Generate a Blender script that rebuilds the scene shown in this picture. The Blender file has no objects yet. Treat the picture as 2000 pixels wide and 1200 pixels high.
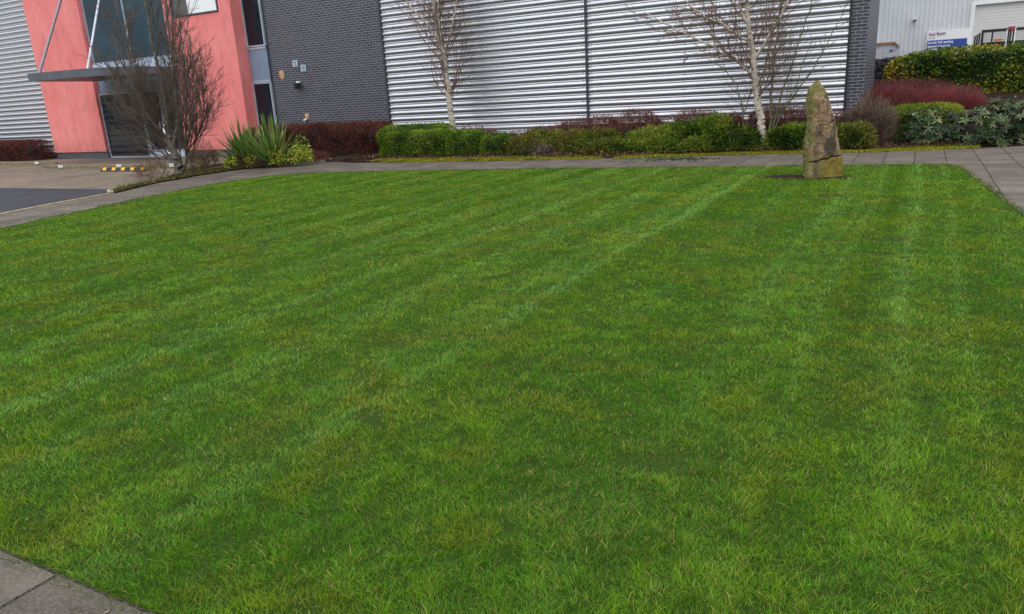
import bpy, math, random
import numpy as np
from mathutils import Matrix, Vector
from mathutils.geometry import tessellate_polygon

# ---------------------------------------------------------------- camera, world, sun, exposure
# world axes: X runs along the warehouse front, Y away from the camera, Z up
scene = bpy.context.scene
col = scene.collection
AZ, PITCH, ROLL, EYE = math.radians(28.9), math.radians(15.97), math.radians(3.21), 1.6
cam_d = bpy.data.cameras.new('camera'); cam = bpy.data.objects.new('camera', cam_d); col.objects.link(cam)
cam_d.sensor_width = 36; cam_d.lens = 1440/2000*36; cam_d.clip_start = 0.05; cam_d.clip_end = 2000
def cam_matrix():
    c, s = math.cos(PITCH), math.sin(PITCH); cr, sr = math.cos(ROLL), math.sin(ROLL)
    F = Vector((0, c, -s)); r = Vector((1, 0, 0)); d = Vector((0, -s, -c))
    R, D = cr*r+sr*d, -sr*r+cr*d
    turn = Matrix.Rotation(AZ, 3, 'Z')
    R, U, B = turn@R, turn@(-D), turn@(-F)
    m = Matrix((R, U, B)).transposed().to_4x4(); m.translation = (0, 0, EYE); return m
cam.matrix_world = cam_matrix(); scene.camera = cam
vs = scene.view_settings; vs.view_transform = 'Standard'; vs.look = 'None'; vs.gamma = 1; vs.exposure = 0.3
SUN_EL, SUN_ROT = 55, 190
w = bpy.data.worlds.new("World"); scene.world = w; w.use_nodes = True
nt = w.node_tree; nt.nodes.clear()
sky = nt.nodes.new('ShaderNodeTexSky'); sky.sky_type = 'NISHITA'; sky.sun_disc = False
sky.sun_elevation = math.radians(SUN_EL); sky.sun_rotation = math.radians(SUN_ROT); sky.dust_density = 3
tc = nt.nodes.new('ShaderNodeTexCoord'); mp = nt.nodes.new('ShaderNodeMapping'); mp.inputs['Scale'].default_value = (1, 1, 2.5)
nz = nt.nodes.new('ShaderNodeTexNoise'); nz.inputs['Scale'].default_value = 2.2; nz.inputs['Detail'].default_value = 6
cr = nt.nodes.new('ShaderNodeValToRGB'); cr.color_ramp.elements[0].position = .3; cr.color_ramp.elements[1].position = .7
cr.color_ramp.elements[0].color = (12.2, 12.4, 12.8, 1); cr.color_ramp.elements[1].color = (13.8, 14, 14.4, 1)
mx = nt.nodes.new('ShaderNodeMix'); mx.data_type = 'RGBA'; mx.inputs[0].default_value = .88
bg = nt.nodes.new('ShaderNodeBackground'); bg.inputs[1].default_value = 0.12; wo = nt.nodes.new('ShaderNodeOutputWorld')
L = nt.links.new
L(tc.outputs['Generated'], mp.inputs[0]); L(mp.outputs[0], nz.inputs[0]); L(nz.outputs[0], cr.inputs[0])
sx = nt.nodes.new('ShaderNodeSeparateXYZ'); L(tc.outputs['Generated'], sx.inputs[0])
mr_ = nt.nodes.new('ShaderNodeMapRange'); L(sx.outputs[2], mr_.inputs[0]); mr_.inputs[1].default_value = 0; mr_.inputs[2].default_value = 1; mr_.inputs[3].default_value = .3; mr_.inputs[4].default_value = 1.45
vm = nt.nodes.new('ShaderNodeVectorMath'); vm.operation = 'SCALE'; L(cr.outputs[0], vm.inputs[0]); L(mr_.outputs[0], vm.inputs['Scale'])
L(sky.outputs[0], mx.inputs[6]); L(vm.outputs[0], mx.inputs[7]); L(mx.outputs[2], bg.inputs[0]); L(bg.outputs[0], wo.inputs[0])
sun_d = bpy.data.lights.new('sun', 'SUN'); sun_d.energy = .6; sun_d.angle = math.radians(80); sun_d.color = (1, .96, .9)
sun = bpy.data.objects.new('sun', sun_d); col.objects.link(sun)
az_, el_ = math.radians(SUN_ROT), math.radians(SUN_EL)
sdir = Vector((math.sin(az_)*math.cos(el_), math.cos(az_)*math.cos(el_), math.sin(el_)))
sun.rotation_euler = sdir.to_track_quat('Z', 'Y').to_euler(); sun.location = (0, 0, 30)

# ---------------------------------------------------------------- helpers
rng = np.random.default_rng(7); random.seed(7)
BASE = {}
def tag(o, label=None, cat=None, group=None, kind=None):
    if label: o['label'] = label
    if cat: o['category'] = cat
    if group: o['group'] = group
    if kind: o['kind'] = kind
    return o
def thing(name, label, cat, loc, group=None):
    o = bpy.data.objects.new(name, None); col.objects.link(o); o.location = loc; o.empty_display_size = .2
    BASE[o.name] = np.array(loc, float); return tag(o, label, cat, group)
def mesh_obj(name, co, faces, mat, parent=None, colors=None, smooth=False, nv=None):
    """co (n,3); faces: list of tuples, or an int array (m,k)"""
    me = bpy.data.meshes.new(name); co = np.asarray(co, np.float32)
    base = BASE.get(parent.name, np.zeros(3)) if parent else np.zeros(3)
    co = co-base.astype(np.float32)
    if isinstance(faces, np.ndarray): fl = [faces]
    elif len(faces) and isinstance(faces[0], np.ndarray): fl = faces
    else: fl = None
    if fl is None:
        me.from_pydata([tuple(v) for v in co], [], faces)
    else:
        nl = sum(f.size for f in fl); nf = sum(len(f) for f in fl)
        me.vertices.add(len(co)); me.vertices.foreach_set('co', co.ravel())
        me.loops.add(nl); me.loops.foreach_set('vertex_index', np.concatenate([f.ravel() for f in fl]).astype(np.int32))
        st = []; o_ = 0
        for f in fl: st.append(o_+np.arange(len(f))*f.shape[1]); o_ += f.size
        me.polygons.add(nf); me.polygons.foreach_set('loop_start', np.concatenate(st).astype(np.int32))
        me.update(calc_edges=True)
    if colors is not None:
        a = me.color_attributes.new('Col', 'FLOAT_COLOR', 'POINT')
        c4 = np.ones((len(co), 4), np.float32); c4[:, :3] = colors; a.data.foreach_set('color', c4.ravel())
    if smooth: me.polygons.foreach_set('use_smooth', np.ones(len(me.polygons), bool))
    if mat: me.materials.append(mat)
    o = bpy.data.objects.new(name, me); col.objects.link(o)
    if parent:
        o.parent = parent; BASE[o.name] = base
    return o
class MB:
    def __init__(s): s.v = []; s.f = []
    def add(s, vs_, fs):
        n = len(s.v); s.v += [tuple(map(float, v)) for v in vs_]; s.f += [tuple(n+i for i in f) for f in fs]; return s
    def box(s, x0, x1, y0, y1, z0, z1):
        return s.add([(x0,y0,z0),(x1,y0,z0),(x1,y1,z0),(x0,y1,z0),(x0,y0,z1),(x1,y0,z1),(x1,y1,z1),(x0,y1,z1)],
                     [(0,3,2,1),(4,5,6,7),(0,1,5,4),(1,2,6,5),(2,3,7,6),(3,0,4,7)])
    def prism(s, pts, z0, z1):
        n = len(pts); vs_ = [(x, y, z0) for x, y in pts]+[(x, y, z1) for x, y in pts]
        tri = tessellate_polygon([[Vector((x, y, 0)) for x, y in pts]])
        fs = [(i, (i+1) % n, n+(i+1) % n, n+i) for i in range(n)]
        fs += [tuple(n+i for i in t) for t in tri]+[tuple(reversed(t)) for t in tri]
        return s.add(vs_, fs)
    def tube(s, p0, p1, r0, r1=None, n=8, cap=True):
        r1 = r0 if r1 is None else r1
        p0, p1 = np.array(p0, float), np.array(p1, float); d = p1-p0; d /= np.linalg.norm(d)
        a = np.cross(d, (0, 0, 1) if abs(d[2]) < .9 else (1, 0, 0)); a /= np.linalg.norm(a); b = np.cross(d, a)
        vs_ = [p+r*(a*math.cos(t)+b*math.sin(t)) for p, r in ((p0, r0), (p1, r1)) for t in np.arange(n)*2*math.pi/n]
        fs = [(i, (i+1) % n, n+(i+1) % n, n+i) for i in range(n)]
        if cap: fs += [tuple(reversed(range(n))), tuple(range(n, 2*n))]
        return s.add(vs_, fs)
    def build(s, name, mat, parent=None, bevel=0, smooth=False):
        o = mesh_obj(name, s.v, s.f, mat, parent, smooth=smooth)
        if bevel:
            m = o.modifiers.new('b', 'BEVEL'); m.width = bevel; m.segments = 2; m.limit_method = 'ANGLE'
        return o
def _h(i, j, k, seed):
    with np.errstate(over='ignore'):
        n = (i*374761393+j*668265263+k*2147483647+seed*974634777).astype(np.int64)
        n = (n ^ (n >> 13))*1274126177; n = n ^ (n >> 16)
    return (n & 0xffff)/65535.0
def vnoise(P, scale=1., seed=0, octv=1):
    P = np.asarray(P, float)
    if P.shape[1] == 2: P = np.c_[P, np.zeros(len(P))]
    out = 0; amp = 1; tot = 0
    for o in range(octv):
        q = P*scale*2**o+seed*17.3+o*5.1; i = np.floor(q).astype(np.int64); f = q-i; f = f*f*(3-2*f)
        r = 0
        for a in (0, 1):
            for b in (0, 1):
                for c in (0, 1):
                    wt = (f[:, 0] if a else 1-f[:, 0])*(f[:, 1] if b else 1-f[:, 1])*(f[:, 2] if c else 1-f[:, 2])
                    r = r+wt*_h(i[:, 0]+a, i[:, 1]+b, i[:, 2]+c, seed+o)
        out = out+amp*r; tot += amp; amp *= .5
    return out/tot      # 0..1
def unit(v): return v/np.maximum(np.linalg.norm(v, axis=1, keepdims=True), 1e-9)

# ---------------------------------------------------------------- materials
def newmat(name):
    m = bpy.data.materials.new(name); m.use_nodes = True; n = m.node_tree; n.nodes.clear()
    out = n.nodes.new('ShaderNodeOutputMaterial'); b = n.nodes.new('ShaderNodeBsdfPrincipled'); n.links.new(b.outputs[0], out.inputs[0])
    return m, n, b, out
def mixc(n, f, a, b_, typ='MIX'):
    x = n.nodes.new('ShaderNodeMix'); x.data_type = 'RGBA'; x.blend_type = typ
    for i, v in ((0, f), (6, a), (7, b_)):
        if isinstance(v, (int, float)): x.inputs[i].default_value = v
        elif isinstance(v, tuple): x.inputs[i].default_value = (*v, 1)
        else: n.links.new(v, x.inputs[i])
    return x.outputs[2]
def noise(n, scale, detail=4, rough=.55, vec=None, sc3=None):
    t = n.nodes.new('ShaderNodeTexNoise'); t.inputs['Scale'].default_value = scale; t.inputs['Detail'].default_value = detail; t.inputs['Roughness'].default_value = rough
    if vec is None: vec = geo(n)
    if sc3:
        m = n.nodes.new('ShaderNodeMapping'); m.inputs['Scale'].default_value = sc3; n.links.new(vec, m.inputs[0]); vec = m.outputs[0]
    n.links.new(vec, t.inputs[0]); return t.outputs[0]
def geo(n): return n.nodes.new('ShaderNodeNewGeometry').outputs['Position']
def ramp(n, fac, stops):
    r = n.nodes.new('ShaderNodeValToRGB'); e = r.color_ramp.elements
    while len(e) < len(stops): e.new(.5)
    for el, (p, c) in zip(e, stops): el.position = p; el.color = (*c, 1) if isinstance(c, tuple) else (c, c, c, 1)
    n.links.new(fac, r.inputs[0]); return r.outputs[0]
def bump(n, b, h, strength=.3, dist=.01):
    x = n.nodes.new('ShaderNodeBump'); x.inputs['Strength'].default_value = strength; x.inputs['Distance'].default_value = dist
    n.links.new(h, x.inputs['Height']); n.links.new(x.outputs[0], b.inputs['Normal'])
def simple(name, c, rough=.6, metal=0, var=.25, scale=6, spec=.5, bmp=0):
    m, n, b, o = newmat(name)
    lo = tuple(v*(1-var) for v in c); hi = tuple(min(1, v*(1+var)) for v in c)
    n.links.new(ramp(n, noise(n, scale, 6), [(.3, lo), (.7, hi)]), b.inputs['Base Color'])
    b.inputs['Roughness'].default_value = rough; b.inputs['Metallic'].default_value = metal; b.inputs['Specular IOR Level'].default_value = spec
    if bmp: bump(n, b, noise(n, scale*6, 4), bmp)
    return m
def leafmat(name, trans=.3, rough=.7, spec=.1):
    m, n, b, o = newmat(name); a = n.nodes.new('ShaderNodeAttribute'); a.attribute_name = 'Col'
    n.links.new(a.outputs['Color'], b.inputs['Base Color']); b.inputs['Roughness'].default_value = rough; b.inputs['Specular IOR Level'].default_value = spec
    t = n.nodes.new('ShaderNodeBsdfTranslucent'); n.links.new(a.outputs['Color'], t.inputs[0])
    x = n.nodes.new('ShaderNodeMixShader'); x.inputs[0].default_value = trans
    n.links.new(b.outputs[0], x.inputs[1]); n.links.new(t.outputs[0], x.inputs[2]); n.links.new(x.outputs[0], o.inputs[0]); return m
def xz(n, ax=0):
    s = n.nodes.new('ShaderNodeSeparateXYZ'); n.links.new(geo(n), s.inputs[0]); c = n.nodes.new('ShaderNodeCombineXYZ')
    if ax == 0: n.links.new(s.outputs[0], c.inputs[0]); n.links.new(s.outputs[2], c.inputs[1])
    if ax == 1:  # x + y so that returns also show a bond
        a = n.nodes.new('ShaderNodeMath'); a.operation = 'ADD'; n.links.new(s.outputs[0], a.inputs[0]); n.links.new(s.outputs[1], a.inputs[1])
        n.links.new(a.outputs[0], c.inputs[0]); n.links.new(s.outputs[2], c.inputs[1])
    if ax == 2: n.links.new(s.outputs[0], c.inputs[0]); n.links.new(s.outputs[1], c.inputs[1])
    return c.outputs[0]
def brick(n, vec, w_, h_, mort, c1, c2, cm, off=.5, smooth=.1, bias=0):
    t = n.nodes.new('ShaderNodeTexBrick'); n.links.new(vec, t.inputs[0]); t.offset = off
    for k, v in (('Color1', c1), ('Color2', c2), ('Mortar', cm)): t.inputs[k].default_value = (*v, 1)
    t.inputs['Scale'].default_value = 1; t.inputs['Brick Width'].default_value = w_; t.inputs['Row Height'].default_value = h_
    t.inputs['Mortar Size'].default_value = mort; t.inputs['Mortar Smooth'].default_value = smooth; t.inputs['Bias'].default_value = bias
    return t
M = {}
# dark grey engineering brick
m, n, b, o = newmat('dark_brick')
t = brick(n, xz(n, 1), .245, .0748, .0085, (.022, .024, .033), (.048, .051, .066), (.22, .23, .275))
c_ = mixc(n, ramp(n, noise(n, .55, 3), [(.42, 0.), (.66, .55)]), t.outputs[0], (.105, .085, .1), 'MULTIPLY')
c_ = mixc(n, ramp(n, noise(n, .9, 4), [(.5, 0.), (.75, .3)]), t.outputs[0], (.14, .11, .12))
n.links.new(c_, b.inputs['Base Color']); b.inputs['Roughness'].default_value = .5; bump(n, b, t.outputs[1], -.5, .004); M['brick'] = m
# silver corrugated metal
m, n, b, o = newmat('silver_metal')
n.links.new(ramp(n, noise(n, 1.3, 5, sc3=(1, 1, 4)), [(.3, (.43, .445, .49)), (.75, (.48, .495, .54))]), b.inputs['Base Color'])
b.inputs['Metallic'].default_value = .62; n.links.new(ramp(n, noise(n, 2.5, 5), [(.3, .24), (.7, .28)]), b.inputs['Roughness']); M['silver'] = m
# red render
m, n, b, o = newmat('red_render')
f1 = ramp(n, noise(n, 1.1, 6, .6, sc3=(1, 1, .5)), [(.35, 0.), (.7, 1.)])
c_ = mixc(n, f1, (.76, .2, .195), (.84, .28, .27))
st = ramp(n, noise(n, 3.2, 8, .7, sc3=(1, 1, .35)), [(.5, 0.), (.72, .6)])
c_ = mixc(n, st, c_, (.4, .16, .14))
sep = n.nodes.new('ShaderNodeSeparateXYZ'); n.links.new(geo(n), sep.inputs[0])
mr = n.nodes.new('ShaderNodeMapRange'); n.links.new(sep.outputs[2], mr.inputs[0]); mr.inputs[1].default_value = .25; mr.inputs[2].default_value = .9; mr.inputs[3].default_value = 1; mr.inputs[4].default_value = 0
mm = n.nodes.new('ShaderNodeMath'); mm.operation = 'MULTIPLY'; n.links.new(mr.outputs[0], mm.inputs[0]); n.links.new(ramp(n, noise(n, 5, 6), [(.35, 0.), (.7, .8)]), mm.inputs[1])
c_ = mixc(n, mm.outputs[0], c_, (.35, .13, .09))
n.links.new(c_, b.inputs['Base Color']); b.inputs['Roughness'].default_value = .85; bump(n, b, noise(n, 120, 3), .15, .003); M['red'] = m
# glass and metal trims
def glass(name, c):
    m, n, b, o = newmat(name); n.links.new(ramp(n, noise(n, .8, 3), [(.3, c), (.7, tuple(v*1.5 for v in c))]), b.inputs['Base Color'])
    b.inputs['Roughness'].default_value = .07; b.inputs['IOR'].default_value = 1.45; return m
M['glass'] = glass('dark_glass', (.008, .012, .018)); M['glass_blue'] = glass('blue_grey_glass', (.03, .06, .08))
m, n, b, o = newmat('glass_with_shutter_behind')
wv = n.nodes.new('ShaderNodeTexWave'); wv.bands_direction = 'Z'; wv.inputs['Scale'].default_value = 1.35; wv.inputs['Distortion'].default_value = .15; n.links.new(geo(n), wv.inputs[0])
n.links.new(ramp(n, wv.outputs[1], [(.3, (.008, .012, .018)), (.9, (.03, .038, .05))]), b.inputs['Base Color']); b.inputs['Roughness'].default_value = .1; M['shutterglass'] = m
M['frame'] = simple('pale_aluminium', (.42, .48, .58), .45, .3, .1)
M['dframe'] = simple('dark_frame', (.06, .06, .065), .4, 0, .15)
M['spandrel'] = simple('blue_grey_panel', (.19, .25, .35), .5, 0, .08, 2)
M['sill'] = simple('pale_blue_panel', (.5, .6, .74), .5, 0, .1, 3)
M['canopy'] = simple('slate_grey_metal', (.095, .115, .14), .5, 0, .15, 2)
M['rod'] = simple('grey_steel', (.2, .18, .21), .45, .2, .15, 8)
M['rod_pale'] = simple('pale_steel', (.5, .52, .6), .45, .2, .15, 8)
M['white'] = simple('white_paint', (.84, .85, .88), .5, 0, .06, 2)
M['blind'] = simple('white_blind', (.86, .9, .92), .6, 0, .03, 1)  # bright sky mirrored in the pier window, painted as plain white
M['greyblind'] = simple('dark_grey_panel', (.1, .1, .095), .5, 0, .1, 3)  # plain dark grey for the left window pane and inner walls
M['black'] = simple('black_paint', (.012, .012, .016), .45, 0, .3, 10)
M['foam'] = simple('tan_foam', (.55, .32, .18), .9, 0, .35, 40, bmp=.5)
M['seam'] = simple('dark_seam', (.05, .055, .07), .5, .3, .2)
M['rust'] = simple('rusty_steel', (.33, .17, .08), .8, .1, .6, 14, bmp=.3)
M['blue'] = simple('blue_sign_vinyl', (.03, .075, .36), .45, 0, .08, 3)
M['signwhite'] = simple('white_sign_vinyl', (.9, .91, .93), .45, 0, .04, 3)
M['txt_kar'] = simple('magenta_lettering', (.42, .08, .22), .5, 0, .05); M['txt_bon'] = simple('navy_lettering', (.07, .05, .2), .5, 0, .05)
M['txt_grey'] = simple('grey_lettering', (.3, .3, .36), .5, 0, .05)
M['redpaint'] = simple('dark_red_paint', (.3, .03, .03), .5, 0, .2); M['orange'] = simple('orange_paint', (.6, .14, .02), .5, 0, .2)
M['yellow'] = simple('yellow_reflective', (.85, .4, .03), .5, 0, .15, 20)
M['cladding'] = simple('pale_grey_cladding', (.68, .7, .73), .5, 0, .06, 1)
M['shutter'] = simple('cream_shutter', (.72, .71, .7), .55, 0, .05, 1)
m, n, b, o = newmat('stained_white_panel')
c_ = mixc(n, ramp(n, noise(n, 5, 8, .7, sc3=(1, 1, .6)), [(.56, 0.), (.66, 1.)]), (.52, .54, .6), (.28, .19, .1))
n.links.new(c_, b.inputs['Base Color']); b.inputs['Roughness'].default_value = .7; M['stained'] = m
# ground surfaces
m, n, b, o = newmat('paving_slabs')
t = brick(n, xz(n, 2), .53, .62, .009, (.082, .07, .058), (.118, .102, .086), (.016, .013, .01), off=0, smooth=0)
wear = ramp(n, noise(n, 1.6, 8, .65), [(.3, .6), (.7, 1.35)])
c_ = mixc(n, 1., t.outputs[0], wear, 'MULTIPLY')
c_ = mixc(n, ramp(n, noise(n, 70, 4, .7), [(.45, 0.), (.75, .5)]), c_, (.22, .2, .18))
c_ = mixc(n, ramp(n, noise(n, 9, 7, .7), [(.54, 0.), (.68, .65)]), c_, (.045, .045, .026))
n.links.new(c_, b.inputs['Base Color']); b.inputs['Roughness'].default_value = .8
hh = n.nodes.new('ShaderNodeMath'); hh.operation = 'SUBTRACT'; n.links.new(noise(n, 60, 5), hh.inputs[0]); n.links.new(t.outputs[1], hh.inputs[1]); bump(n, b, hh.outputs[0], .5, .006); b.inputs['Specular IOR Level'].default_value = .08; M['slab'] = m
m, n, b, o = newmat('block_paving')
mpn = n.nodes.new('ShaderNodeMapping'); mpn.inputs['Rotation'].default_value = (0, 0, .0); n.links.new(xz(n, 2), mpn.inputs[0])
t = brick(n, mpn.outputs[0], .21, .105, .006, (.16, .125, .1), (.22, .175, .14), (.05, .045, .035))
c_ = mixc(n, 1., t.outputs[0], ramp(n, noise(n, .7, 6, .6), [(.3, .68), (.7, 1.15)]), 'MULTIPLY')
c_ = mixc(n, ramp(n, noise(n, 2.2, 7, .65), [(.52, 0.), (.72, .55)]), c_, (.12, .115, .07))
n.links.new(c_, b.inputs['Base Color']); b.inputs['Roughness'].default_value = .85; bump(n, b, t.outputs[1], -.4, .004); b.inputs['Specular IOR Level'].default_value = .08; M['blocks'] = m
m, n, b, o = newmat('tarmac')
c_ = ramp(n, noise(n, 160, 3, .7), [(.35, (.016, .016, .021)), (.52, (.036, .036, .044)), (.68, (.13, .13, .145))])
c_ = mixc(n, 1., c_, ramp(n, noise(n, .8, 5), [(.3, .8), (.7, 1.2)]), 'MULTIPLY')
n.links.new(c_, b.inputs['Base Color']); b.inputs['Roughness'].default_value = .85; bump(n, b, noise(n, 160, 3), .6, .005); b.inputs['Specular IOR Level'].default_value = .08; M['tarmac'] = m
M['kerb'] = simple('concrete_kerb', (.3, .26, .21), .85, 0, .3, 9, bmp=.3)
M['mosskerb'] = simple('mossy_concrete_kerb', (.2, .17, .1), .9, 0, .35, 9, bmp=.3)
m, n, b, o = newmat('thatch')
c_ = ramp(n, noise(n, 55, 6, .7), [(.3, (.014, .026, .004)), (.5, (.025, .055, .006)), (.72, (.05, .062, .012))])
c_ = mixc(n, ramp(n, noise(n, 3, 6), [(.62, 0.), (.75, .6)]), c_, (.05, .035, .02))
n.links.new(c_, b.inputs['Base Color']); b.inputs['Roughness'].default_value = .95; bump(n, b, noise(n, 90, 4), .8, .02); b.inputs['Specular IOR Level'].default_value = .08; M['thatch'] = m
m, n, b, o = newmat('bed_soil')
c_ = ramp(n, noise(n, 22, 8, .75), [(.3, (.012, .008, .006)), (.55, (.032, .02, .014)), (.72, (.09, .05, .034))])
n.links.new(c_, b.inputs['Base Color']); b.inputs['Roughness'].default_value = .95; bump(n, b, noise(n, 40, 5), 1, .03); b.inputs['Specular IOR Level'].default_value = .08; M['soil'] = m
M['yard'] = simple('concrete_yard', (.25, .24, .22), .9, 0, .2, 1)
# stone, bark
m, n, b, o = newmat('sandstone')
base = ramp(n, noise(n, 3.5, 7, .6), [(.3, (.12, .08, .052)), (.5, (.28, .185, .11)), (.68, (.45, .32, .21))])
base = mixc(n, ramp(n, noise(n, 5, 6, .7, sc3=(1, 1, .4)), [(.47, 0.), (.58, .9)]), base, (.05, .044, .038))
at = n.nodes.new('ShaderNodeAttribute'); at.attribute_name = 'Col'; sp = n.nodes.new('ShaderNodeSeparateColor'); n.links.new(at.outputs['Color'], sp.inputs[0])
mo = n.nodes.new('ShaderNodeMath'); mo.operation = 'MULTIPLY'; n.links.new(sp.outputs[1], mo.inputs[0]); n.links.new(ramp(n, noise(n, 9, 8, .7), [(.36, 0.), (.58, 1.)]), mo.inputs[1])
base = mixc(n, mo.outputs[0], base, (.16, .17, .05))
yo = n.nodes.new('ShaderNodeMath'); yo.operation = 'MULTIPLY'; n.links.new(sp.outputs[0], yo.inputs[0]); n.links.new(ramp(n, noise(n, 12, 8, .7), [(.4, 0.), (.55, 1.)]), yo.inputs[1])
base = mixc(n, yo.outputs[0], base, (.22, .17, .03))
base = mixc(n, ramp(n, noise(n, 38, 4, .6), [(.62, 0.), (.72, .7)]), base, (.34, .34, .28))
base = mixc(n, sp.outputs[2], base, (.02, .016, .012))
n.links.new(base, b.inputs['Base Color']); b.inputs['Roughness'].default_value = .95; bump(n, b, noise(n, 30, 8, .7), .9, .03); b.inputs['Specular IOR Level'].default_value = .08; M['stone'] = m
m, n, b, o = newmat('birch_bark')
c_ = ramp(n, noise(n, 9, 6, .7, sc3=(1, 1, 3)), [(.36, (.1, .075, .055)), (.46, (.42, .37, .3)), (.62, (.62, .57, .48))])
n.links.new(c_, b.inputs['Base Color']); b.inputs['Roughness'].default_value = .8; bump(n, b, noise(n, 40, 4), .5, .01); M['birch'] = m
M['birchtwig'] = simple('reddish_birch_twig', (.17, .105, .085), .8, 0, .4, 8)
M['bark'] = simple('grey_brown_bark', (.125, .11, .085), .9, 0, .45, 14, bmp=.6)
M['twig'] = simple('grey_brown_twig', (.1, .08, .063), .9, 0, .4, 5)
M['greenbark'] = simple('greenish_bark', (.11, .11, .055), .9, 0, .35, 12, bmp=.4)
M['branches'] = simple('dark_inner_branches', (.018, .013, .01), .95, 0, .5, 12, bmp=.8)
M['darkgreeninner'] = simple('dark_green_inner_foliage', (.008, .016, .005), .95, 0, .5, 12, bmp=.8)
M['leaf'] = leafmat('leaf'); M['needle'] = leafmat('needle_foliage', .2, .8, .08); M['gloss'] = leafmat('glossy_leaf', .15, .45, .25); M['grass'] = leafmat('grass_blade', .25, .75, .08)
M['litterleaf'] = leafmat('dead_leaf', .1, .9, .1)
m, n, b, o = newmat('black_rock')
n.links.new(ramp(n, noise(n, 7, 6), [(.3, (.012, .012, .014)), (.6, (.035, .035, .04)), (.8, (.1, .1, .1))]), b.inputs['Base Color']); b.inputs['Roughness'].default_value = .6; bump(n, b, noise(n, 20, 5), .6, .03); M['rock'] = m
M['wire'] = simple('galvanised_wire', (.2, .2, .22), .5, .3, .1)

# ---------------------------------------------------------------- ground
def bedz(x, y):
    x, y = np.asarray(x, float), np.asarray(y, float)
    z = .09*np.clip((y-17.3)/.8, 0, 1)*np.clip((y-17.3)/.8, 0, 1)
    t = np.clip((y-19.6)/6, 0, 1)*np.clip((x+2.2)/.9, 0, 1)
    return z+.85*t*t*(3-2*t)+.0
LAWN = [(-11.2,1.23),(-12.8,6.42),(-13.22,7.49),(-13.57,8.68),(-13.98,10.1),(-14.34,11.6),(-14.46,12.6),(-14.38,13.2),(-13.96,13.85),(-13.32,14.3),(-11.45,14.66),(-9.34,14.84),(-8.08,15),(-3.53,15.33),(-.72,15.5),(.2,15.58),(.5,15.5),(.68,15.2),(.82,13.63),(.98,11.87),(1.14,9.98),(1.6,5),(1.9,1.25)]
PATH = [(-14.4,-8),(-13.2,1.23),(-14.77,7.46),(-15.19,8.66),(-15.54,10.36),(-16.31,11.84),(-16.79,13.76),(-16.75,15.53),(-16.3,16.9),(-15.4,17.15),(-14.2,16.79),(-13.23,16.75),(-9.04,16.9),(-6.43,17.25),(-4.12,17.75),(-.86,18.05),(.6,18.5),(2.02,19.1),(5,20.2),(12,22),(12,-8)]
def sheet(name, pts, z, mat, holes=(), parent=None, side=0, wob=0, seedv=0):
    def dens(poly):
        if not wob: return poly
        out = []
        for i, p in enumerate(poly):
            q = poly[(i+1) % len(poly)]; L_ = math.dist(p, q); k = max(1, int(L_/.12)) if L_ < 30 else 1
            for j in range(k):
                t = j/k; x = p[0]+(q[0]-p[0])*t; y = p[1]+(q[1]-p[1])*t
                r = vnoise(np.array([[x, y]]), 3, 5+seedv, 2)[0]-.5; out.append((x+r*wob, y-r*wob*.7))
        return out
    loops = [dens(pts)]+[dens(h) for h in holes]
    tri = tessellate_polygon([[Vector((*p, 0)) for p in l] for l in loops])
    flat = [p for l in loops for p in l]; vs_ = [(x, y, z) for x, y in flat]; fs = []
    for t in tri:
        a, b_, c = (flat[i] for i in t); cz = (b_[0]-a[0])*(c[1]-a[1])-(b_[1]-a[1])*(c[0]-a[0])
        fs.append(tuple(t) if cz > 0 else tuple(reversed(t)))
    if side:
        N = len(vs_); vs_ += [(x, y, z-side) for x, y in flat]; o_ = 0
        for l in loops:
            k = len(l); fs += [(o_+i, o_+(i+1) % k, N+o_+(i+1) % k, N+o_+i) for i in range(k)]; o_ += k
    return mesh_obj(name, vs_, fs, mat, parent)
tag(sheet('ground', [(-150,-150),(150,-150),(150,250),(-150,250)], -.12, M['yard']), kind='structure')
tag(sheet('block_paving', [(-45,-8),(-14.0,-8),(-13,1.3),(-14.5,7.4),(-16.2,13.5),(-13.6,16.9),(-13.6,20.2),(-45,20.2)], -.03, M['blocks'], side=.05), kind='structure')
tag(sheet('road', [(-45,-6),(-14.6,-6),(-13.7,1.23),(-15.05,7.46),(-15.45,8.66),(-15.75,10.1),(-16.3,10.75),(-16.9,11.05),(-19.1,11.0),(-45,10.9)], -.022, M['tarmac'], side=.01), kind='structure')
tag(sheet('path', PATH, .0, M['slab'], holes=[LAWN], side=.1), kind='structure')
tag(sheet('lawn_soil', [(x-.1*(x>0)*0, y) for x, y in LAWN], -.018, M['thatch'], side=.02), kind='structure')
# unseen dark hill ring added behind the viewer to dim the low sky reflections
ha = np.linspace(math.radians(150), math.radians(390), 90); hr = np.array([70, 85, 100, 130]); hz = np.array([-.3, 9, 16, 18])
HP = np.array([(r_*math.cos(a), r_*math.sin(a)+5, z_) for r_, z_ in zip(hr, hz) for a in ha]); HP[:, 2] *= np.where(HP[:, 2] > 0, .7+.6*vnoise(HP[:, :2], .05, 5, 3), 1)
hi = np.arange(4*90).reshape(4, 90); hq = np.stack([hi[:-1, :-1], hi[1:, :-1], hi[1:, 1:], hi[:-1, 1:]], -1).reshape(-1, 4)
tag(mesh_obj('hills', HP, hq, simple('wooded_hillside', (.045, .05, .035), .95, 0, .5, .2), smooth=True), kind='structure')
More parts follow.
